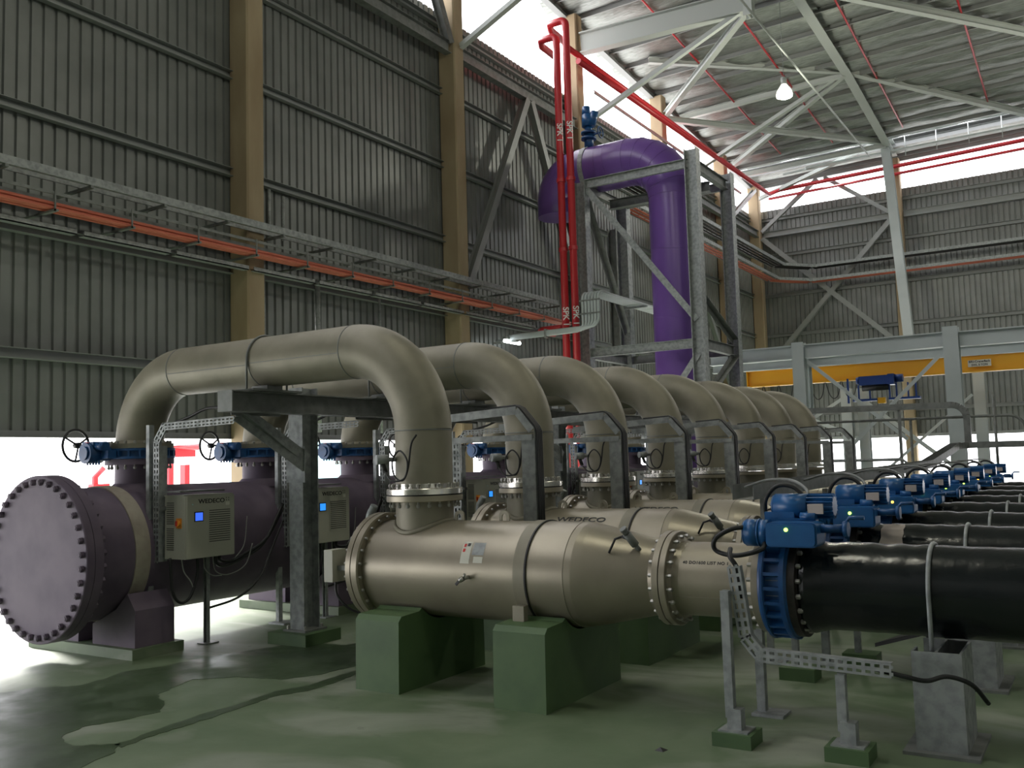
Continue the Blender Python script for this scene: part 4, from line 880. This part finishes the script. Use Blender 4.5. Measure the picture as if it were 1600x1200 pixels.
# ------------------------------------------------------------------ gantry frame with crane
GY, GB = 24.5, 26.3
gc = [(-6.6, GY, 4.70, 'front left of the gantry'), (-6.95, GB, 4.45, 'just behind the front left one of the gantry'), (-2.98, GY, 4.75, 'front middle of the gantry beside the crane sign'), (-6.7, 30.0, 3.8, 'rear left of the gantry, in front of the daylight gap'), (-6.3, 30.4, 3.8, 'rear left of the gantry, its right twin'), (-3.0, 30.0, 4.4, 'rear, behind the crane sign'), (1.2, GY, 4.75, 'outside the picture')]
for x_, y_, z_, lab in gc:
    w_ = .3 if not (x_ == -2.98) else .34
    b = B(); b.ibeam((x_, y_, 0), (x_, y_, z_), w_, w_, .02, up=(0, 1, 0)); single(b, 'gantry_column', 'paint', 'pale grey blue steel column, '+lab, 'column')
def gb_(a, c, lab, w=.25, h=.36): 
    b = B(); b.ibeam(a, c, w, h, .03); single(b, 'gantry_beam', 'paint', lab, 'beam')
gb_((-9.0, GY+.02, 4.46), (-6.76, GY+.02, 4.46), 'pale front gantry beam, short piece left of the first column'); gb_((-6.44, GY+.02, 4.46), (-3.16, GY+.02, 4.46), 'pale front gantry beam spanning between the two front columns'); gb_((-2.8, GY+.02, 4.44), (3.0, GY+.02, 4.40), 'pale front gantry beam running off to the right')
gb_((-9.6, GB, 4.36), (3.0, GB, 4.28), 'second pale gantry beam just behind the front one', .2, .26)
gb_((-6.6, GY+.2, 4.25), (-6.95, GB-.15, 4.25), 'short pale cross beam between the two left gantry columns', .15, .2)
def br(a, c, lab, w=.09): member(a, c, w, w, 'paint', lab, 'brace', 'gantry_brace', 'angle2', (0, 1, 0))
br((-6.4, GY, 4.2), (-4.1, GY, 2.1), 'pale gantry cross brace falling to the right in the front bay'); br((-3.2, GY, 4.15), (-5.5, GY-.06, 1.9), 'pale gantry cross brace falling to the left in the front bay')
br((-6.1, 30.0, 3.3), (-3.3, 30.0, .9), 'rear gantry brace falling to the right before the daylight gap', .12); br((-3.2, 30.06, 3.4), (-6.1, 30.06, .9), 'rear gantry brace falling to the left before the daylight gap', .08)
br((-9.4, 30.0, 3.65), (-6.85, 30.0, 2.45), 'short pale brace left of the rear gantry columns', .12); br((-6.85, 30.08, 3.5), (-9.3, 30.08, 2.0), 'short pale brace crossing left of the rear gantry columns', .1)
t = thing('bridge_crane', 'yellow crane beam with a white capacity sign spanning the gantry', 'crane', (-2, 28, 3.87))
b = B(); b.ibeam((-9.1, 28, 4.13), (5.5, 28, 4.13), .3, .50, .03); b.box((-9.12, 27.84, 3.88), (-9.1, 28.16, 4.38)); b.build('beam', 'yellow', t)
b = B(); b.cyl((-2.35, 27.97, 4.38), (-2.35, 28.03, 4.38), .12, 16); b.build('lifting_eye', 'yellow', t)
b = B(); b.box((-3.02, 27.835, 4.02), (-2.46, 27.85, 4.20)); sg = b.build('capacity_sign', 'white', t)
text_obj('BRI-Crane4ack', .085, 'sign_lettering', 'text', basis((-2.74, 27.83, 4.155), (1, 0, 0), (0, 0, 1)), sg); text_obj('SWL 5 TON', .075, 'sign_lettering', 'text', basis((-2.74, 27.83, 4.065), (1, 0, 0), (0, 0, 1)), sg)
t = thing('crane_hoist', 'dark blue hoist trolley hanging on the yellow crane beam', 'hoist', (-5.2, 27.6, 3.2))
b = B(); b.box((-5.75, 27.3, 3.68), (-4.98, 27.7, 3.93)); b.box((-4.98, 27.25, 3.66), (-4.82, 27.75, 3.95)); b.cyl((-4.82, 27.5, 3.83), (-4.62, 27.5, 3.83), .11, 16); b.cyl((-5.85, 27.5, 3.83), (-5.75, 27.5, 3.83), .1, 16); b.box((-5.7, 27.6, 3.86), (-5.1, 28.0, 3.885)); b.build('gear_case', 'craneblue', t)
b = B(); b.cyl((-5.7, 27.5, 3.62), (-5.0, 27.5, 3.62), .1, 18); b.build('rope_drum', 'dark', t)
b = B()
for x_ in (-5.8, -5.5, -4.98, -4.8, -4.5, -4.3): b.box((x_-.02, 27.45, 3.25), (x_+.02, 27.5, 3.7))
b.box((-5.95, 27.35, 3.24), (-5.3, 27.65, 3.30)); b.box((-5.0, 27.35, 3.24), (-4.2, 27.65, 3.30)); b.box((-6.1, 27.4, 3.2), (-6.05, 27.45, 3.9)); b.build('trolley_frame', 'craneblue', t)
b = B(); b.box((-5.3, 27.42, 3.16), (-5.1, 27.58, 3.32)); b.build('hook_block', 'yellow', t)
b = B()
for i in range(7):
    x0 = -9.0+.45*i; b.tube(bez([(x0, 27.7, 3.86), (x0+.1, 27.7, 3.5), (x0+.22, 27.7, 3.38), (x0+.34, 27.7, 3.5), (x0+.42, 27.7, 3.86)], 5), .014, 6)
single(b, 'festoon_cable', 'cable', 'black festoon cable looping below the left part of the crane beam', 'cable')
# ------------------------------------------------------------------ long tray behind the actuators and its rail
t = thing('valve_cable_tray', 'long dull galvanized cable tray behind the row of blue actuators', 'cable tray', (-2.7, 12, 1.4))
path = [(-2.62, 7.75, 1.50), (-2.62, 15.0, 1.55), (-2.62, 17.4, 1.58), (-2.62, 20.9, 1.88), (-2.5, 21.6, 1.90), (3.5, 21.6, 1.88)]
b = B()
for i in range(len(path)-1):
    a = Vector(path[i]); c = Vector(path[i+1]); d = (c-a).normalized(); s = Vector((d.y, -d.x, 0)).normalized()
    b.bar(a+s*.09, c+s*.09, .004, .13); b.bar(a-s*.09, c-s*.09, .004, .13); b.bar(a-Vector((0, 0, .06)), c-Vector((0, 0, .06)), .18, .004)
b.build('tray', 'galvd', t)
for yy in (8.25, 10.4, 12.7, 15.2, 17.8):
    b = B(); b.chan((-2.58, yy, .02), (-2.58, yy, 1.43), .05, .05, .005, up=(0, 1, 0)); b.box((-2.66, yy-.08, 0), (-2.48, yy+.08, .02)); b.build('post', 'galv', t)
t = thing('cable_bridge', 'cable tray bridging over at head height and dropping in a rounded corner', 'cable tray', (-4, 21.6, 0))
b = B(); cp = [(-5.9, 21.75, 2.79), (-2.75, 21.75, 2.76)]+[tuple(p) for p in arc((-2.75, 21.75, 2.46), (0, 0, 1), (1, 0, 0), .3, 0.1, pi/2, 6)]+[(-2.45, 21.75, 1.95)]
for i in range(len(cp)-1): b.bar(cp[i], cp[i+1], .12, .13, (0, 1, 0)) if False else b.bar(cp[i], cp[i+1], .13, .12, (0, 1, 0))
b.build('tray', 'galvd', t)
for x_ in (-5.65, -3.75): b = B(); b.chan((x_, 21.75, 0), (x_, 21.75, 2.72), .06, .06, .006, up=(0, 1, 0)); b.build('post', 'galvd', t)
pipe([(-6.4, 22.0, 2.52), (-1.7, 22.0, 2.50)]+[tuple(p) for p in arc((-1.7, 22.0, 2.2), (0, 0, 1), (1, 0, 0), .3, 0.1, pi/2, 6)]+[(-1.4, 22.0, 0)], .03, 'galvd', 'hand_rail', 'thin galvanized pipe rail just below the cable bridge', 'rail')
for x_, z1 in ((-3.6, 2.5), (-1.95, 2.95)): pipe([(x_, 22.0, 0), (x_, 22.0, z1)], .03, 'galvd', 'rail_post', 'thin galvanized rail post '+('left of' if x_ < -3 else 'right of')+' the rounded tray corner', 'post')
pipe([(-7.0, 21.3, 1.65), (-3.7, 21.3, 1.64), (-3.62, 21.3, 1.58), (-3.6, 21.3, 0)], .035, 'galv', 'hand_rail', 'low galvanized rail passing behind the farthest arches', 'rail')
# nearest slotted tray with posts
t = thing('floor_cable_tray', 'slotted galvanized tray bending from the nearest actuator to the stand', 'cable tray', (-1.7, 5.9, 0))
yy = 5.88
b = B(); seg = [(-2.075, yy, 1.10), (-2.02, yy, .66), (-1.93, yy, .555), (-1.15, yy-.02, .535)]
for i in range(3): b.slotted(seg[i], seg[i+1], .085, (0, -1, 0), .05); 
for i in range(3):
    a = Vector(seg[i]); c = Vector(seg[i+1]); d = (c-a).normalized(); s = Vector((d.z, 0, -d.x))
    b.bar(a+s*.042+Vector((0, .025, 0)), c+s*.042+Vector((0, .025, 0)), .05, .003, s); b.bar(a-s*.042+Vector((0, .025, 0)), c-s*.042+Vector((0, .025, 0)), .05, .003, s)
b.build('slotted_tray', 'galv', t)
for x_, z1 in ((-2.10, .95), (-1.41, .49)):
    b = B(); b.chan((x_, 5.86, .16), (x_, 5.86, z1), .055, .055, .005, up=(0, 1, 0)); po = b.build('post', 'galv', t)
    b = B(); b.box((x_-.04, 5.82, .09), (x_+.05, 5.9, .22)); b.box((x_-.09, 5.78, .085), (x_+.1, 5.95, .095)); b.build('post_foot', 'galv', po)
    b = B(); b.box((x_-.12, 5.75, 0), (x_+.13, 5.98, .085)); b.build('footing', 'green', po)
b = B(); b.tube(bez([(-2.13, 6.0, 1.20), (-2.10, 5.9, 1.16), (-2.055, 5.9, 1.08), (-2.04, 5.9, .9)], 6), .016, 8); b.build('cable', 'cable', t); b = B(); b.tube(bez([(-1.25, 5.9, .53), (-1.08, 5.9, .50), (-.98, 5.98, .47), (-.88, 6.05, .49), (-.76, 6.12, .44), (-.70, 6.3, .3)], 6), .014, 8); b.build('cable', 'cable', t)
# small posts beside the valves
for x_, y_, g_, lab in ((-2.22, 7.75, 1, 'green footed small post under the nearest spool end'), (-1.9, 8.5, 0, 'small post between the first two black outlet pipes'), (-1.2, 8.8, 0, 'small post behind the nearest stand')):
    t = thing('floor_post', lab, 'post', (x_, y_, 0))
    b = B(); b.chan((x_, y_, .1), (x_, y_, .62), .05, .05, .005, up=(0, 1, 0)); b.build('post', 'galv', t)
    b = B(); b.box((x_-.14, y_-.1, 0), (x_+.14, y_+.12, .1)); b.build('footing', 'green', t)
b = B(); vs = []
b.add([(-1.66, 7.9, .30), (-1.30, 7.85, .42), (-1.12, 8.3, .45), (-1.45, 8.45, .33), (-1.66, 7.9, .27), (-1.30, 7.85, .39), (-1.12, 8.3, .42), (-1.45, 8.45, .30)], [(0,1,2,3),(7,6,5,4),(0,4,5,1),(1,5,6,2),(2,6,7,3),(3,7,4,0)])
b.cyl((-1.3, 8.2, 0), (-1.3, 8.2, .40), .03, 8)
single(b, 'tilted_mesh_tray', 'dark', 'dark mesh tray lying tilted behind the nearest stand', 'tray')
# paper wrapped on the second outlet pipe
b = B(); n = 10; vs = []
yy = rowy(1); 
for i in range(n+1):
    a = radians(-15+95*i/n)
    for x_ in (-1.60-.006*(i % 3), -1.44+.008*(i % 2)):
        for r_ in (.30, .303): vs.append((x_, yy-r_*cos(a), ZC-.02+r_*sin(a)))
fs = []
for i in range(n):
    p = 4*i; fs += [(p+1, p+3, p+7, p+5), (p+4, p+6, p+2, p), (p, p+1, p+5, p+4), (p+6, p+7, p+3, p+2)]
b.add(vs, fs); single(b, 'paper_wrap', 'paper', 'crumpled brown paper sheet wrapped over the second black outlet pipe', 'paper')
# floor crumb
b = B(); b.add([(-2.50, 5.50, 0), (-2.44, 5.49, 0), (-2.43, 5.55, 0), (-2.49, 5.56, 0), (-2.47, 5.52, .02)], [(0, 1, 4), (1, 2, 4), (2, 3, 4), (3, 0, 4), (3, 2, 1, 0)]); single(b, 'debris_chip', 'dark', 'small dark chip lying on the green floor in front of the slotted tray', 'debris')
# outside the daylight gap
t = thing('outdoor_pipe_frame', 'red pipe frame outside seen through the gap between the first arches', 'frame', (-20, 15.6, -.3))
b = B(); b.tube([(-20, 15.45, -.3), (-20, 15.45, 2.45), (-20, 16.3, 2.45)], .09, 10); b.build('frame_pipe', 'red', t)
b = B(); b.box((-20.3, 15.0, 2.2), (-20.2, 16.4, 2.5)); b.build('crossbar', 'red', t)
b = B(); b.box((-20.2, 15.9, 1.2), (-20, 16.05, 2.0)); b.build('hydrant_box', 'red', t)
b = B(); b.tube([(-19, 12.7, -.3), (-19, 12.7, 1.75), (-19, 12.9, 1.95)], .07, 10); b.box((-19.1, 12.6, 1.2), (-18.9, 13.0, 1.6)); single(b, 'outdoor_hydrant', 'red', 'small red hydrant outside just above the bolted header end', 'hydrant')
b = B(); b.box((-22, 15.2, -.3), (-21.5, 17.6, 1.45)); single(b, 'outdoor_cabinet', 'teal', 'teal box outside below the red pipe frame', 'box')
b = B(); b.box((-30, 26, -.3), (-29.5, 32, 3.2)); single(b, 'outdoor_teal_container', 'teal', 'bright teal container outside seen behind the fourth arch', 'container')

# wet patches on the floor
def puddle(pts, label, seed):
    r = random.Random(seed); out = []
    n = len(pts)
    for i in range(n):
        a = Vector((*pts[i], 0)); c = Vector((*pts[(i+1) % n], 0)); k = max(1, int((c-a).length/.05))
        nrm = Vector((a.y-c.y, c.x-a.x, 0)).normalized() if (c-a).length > 1e-5 else Vector((0, 0, 0))
        for j in range(k):
            p = a.lerp(c, j/k)+nrm*r.uniform(-.012, .012); out.append(p)
    b = B(); m_ = len(out); vs = [(p.x, p.y, 0.0) for p in out]+[(p.x, p.y, .0025) for p in out]
    b.add(vs, [tuple(range(m_, 2*m_))]+[(i, (i+1) % m_, m_+(i+1) % m_, m_+i) for i in range(m_)]); return single(b, 'floor_puddle', 'wet', label, 'puddle')
puddle([(-7.91, 4.13), (-7.99, 4.48), (-7.88, 4.75), (-7.61, 4.93), (-7.63, 5.19), (-7.75, 5.46), (-7.61, 5.77), (-7.54, 6.3), (-7.39, 6.74), (-7.24, 7.21), (-6.7, 7.3), (-6.51, 7.68), (-5.84, 7.26), (-5.91, 6.61), (-5.97, 6.18), (-6.14, 5.88), (-6.58, 5.78), (-6.87, 5.54), (-6.68, 5.04), (-6.4, 4.9), (-6.2, 4.7), (-6.24, 4.41), (-6.35, 4.17), (-6.28, 3.96), (-6.12, 3.87), (-5.98, 3.86), (-5.73, 4.02), (-5.59, 3.89), (-5.55, 3.73), (-5.46, 3.54), (-5.48, 2.87)], 'large dark wet patch on the green floor in front of the header saddle', 1)
puddle([(-5.73, 4.0), (-5.78, 4.28), (-5.82, 4.58), (-5.84, 4.88), (-5.82, 5.18), (-5.88, 5.56), (-5.76, 5.81), (-5.78, 6.21), (-5.78, 6.43), (-5.69, 6.33), (-5.64, 6.07), (-5.63, 5.68), (-5.75, 5.44), (-5.72, 5.08), (-5.69, 4.76), (-5.69, 4.48), (-5.68, 4.21), (-5.64, 3.98)], 'thin dark trickle line running across the green floor to the first plinth', 2)
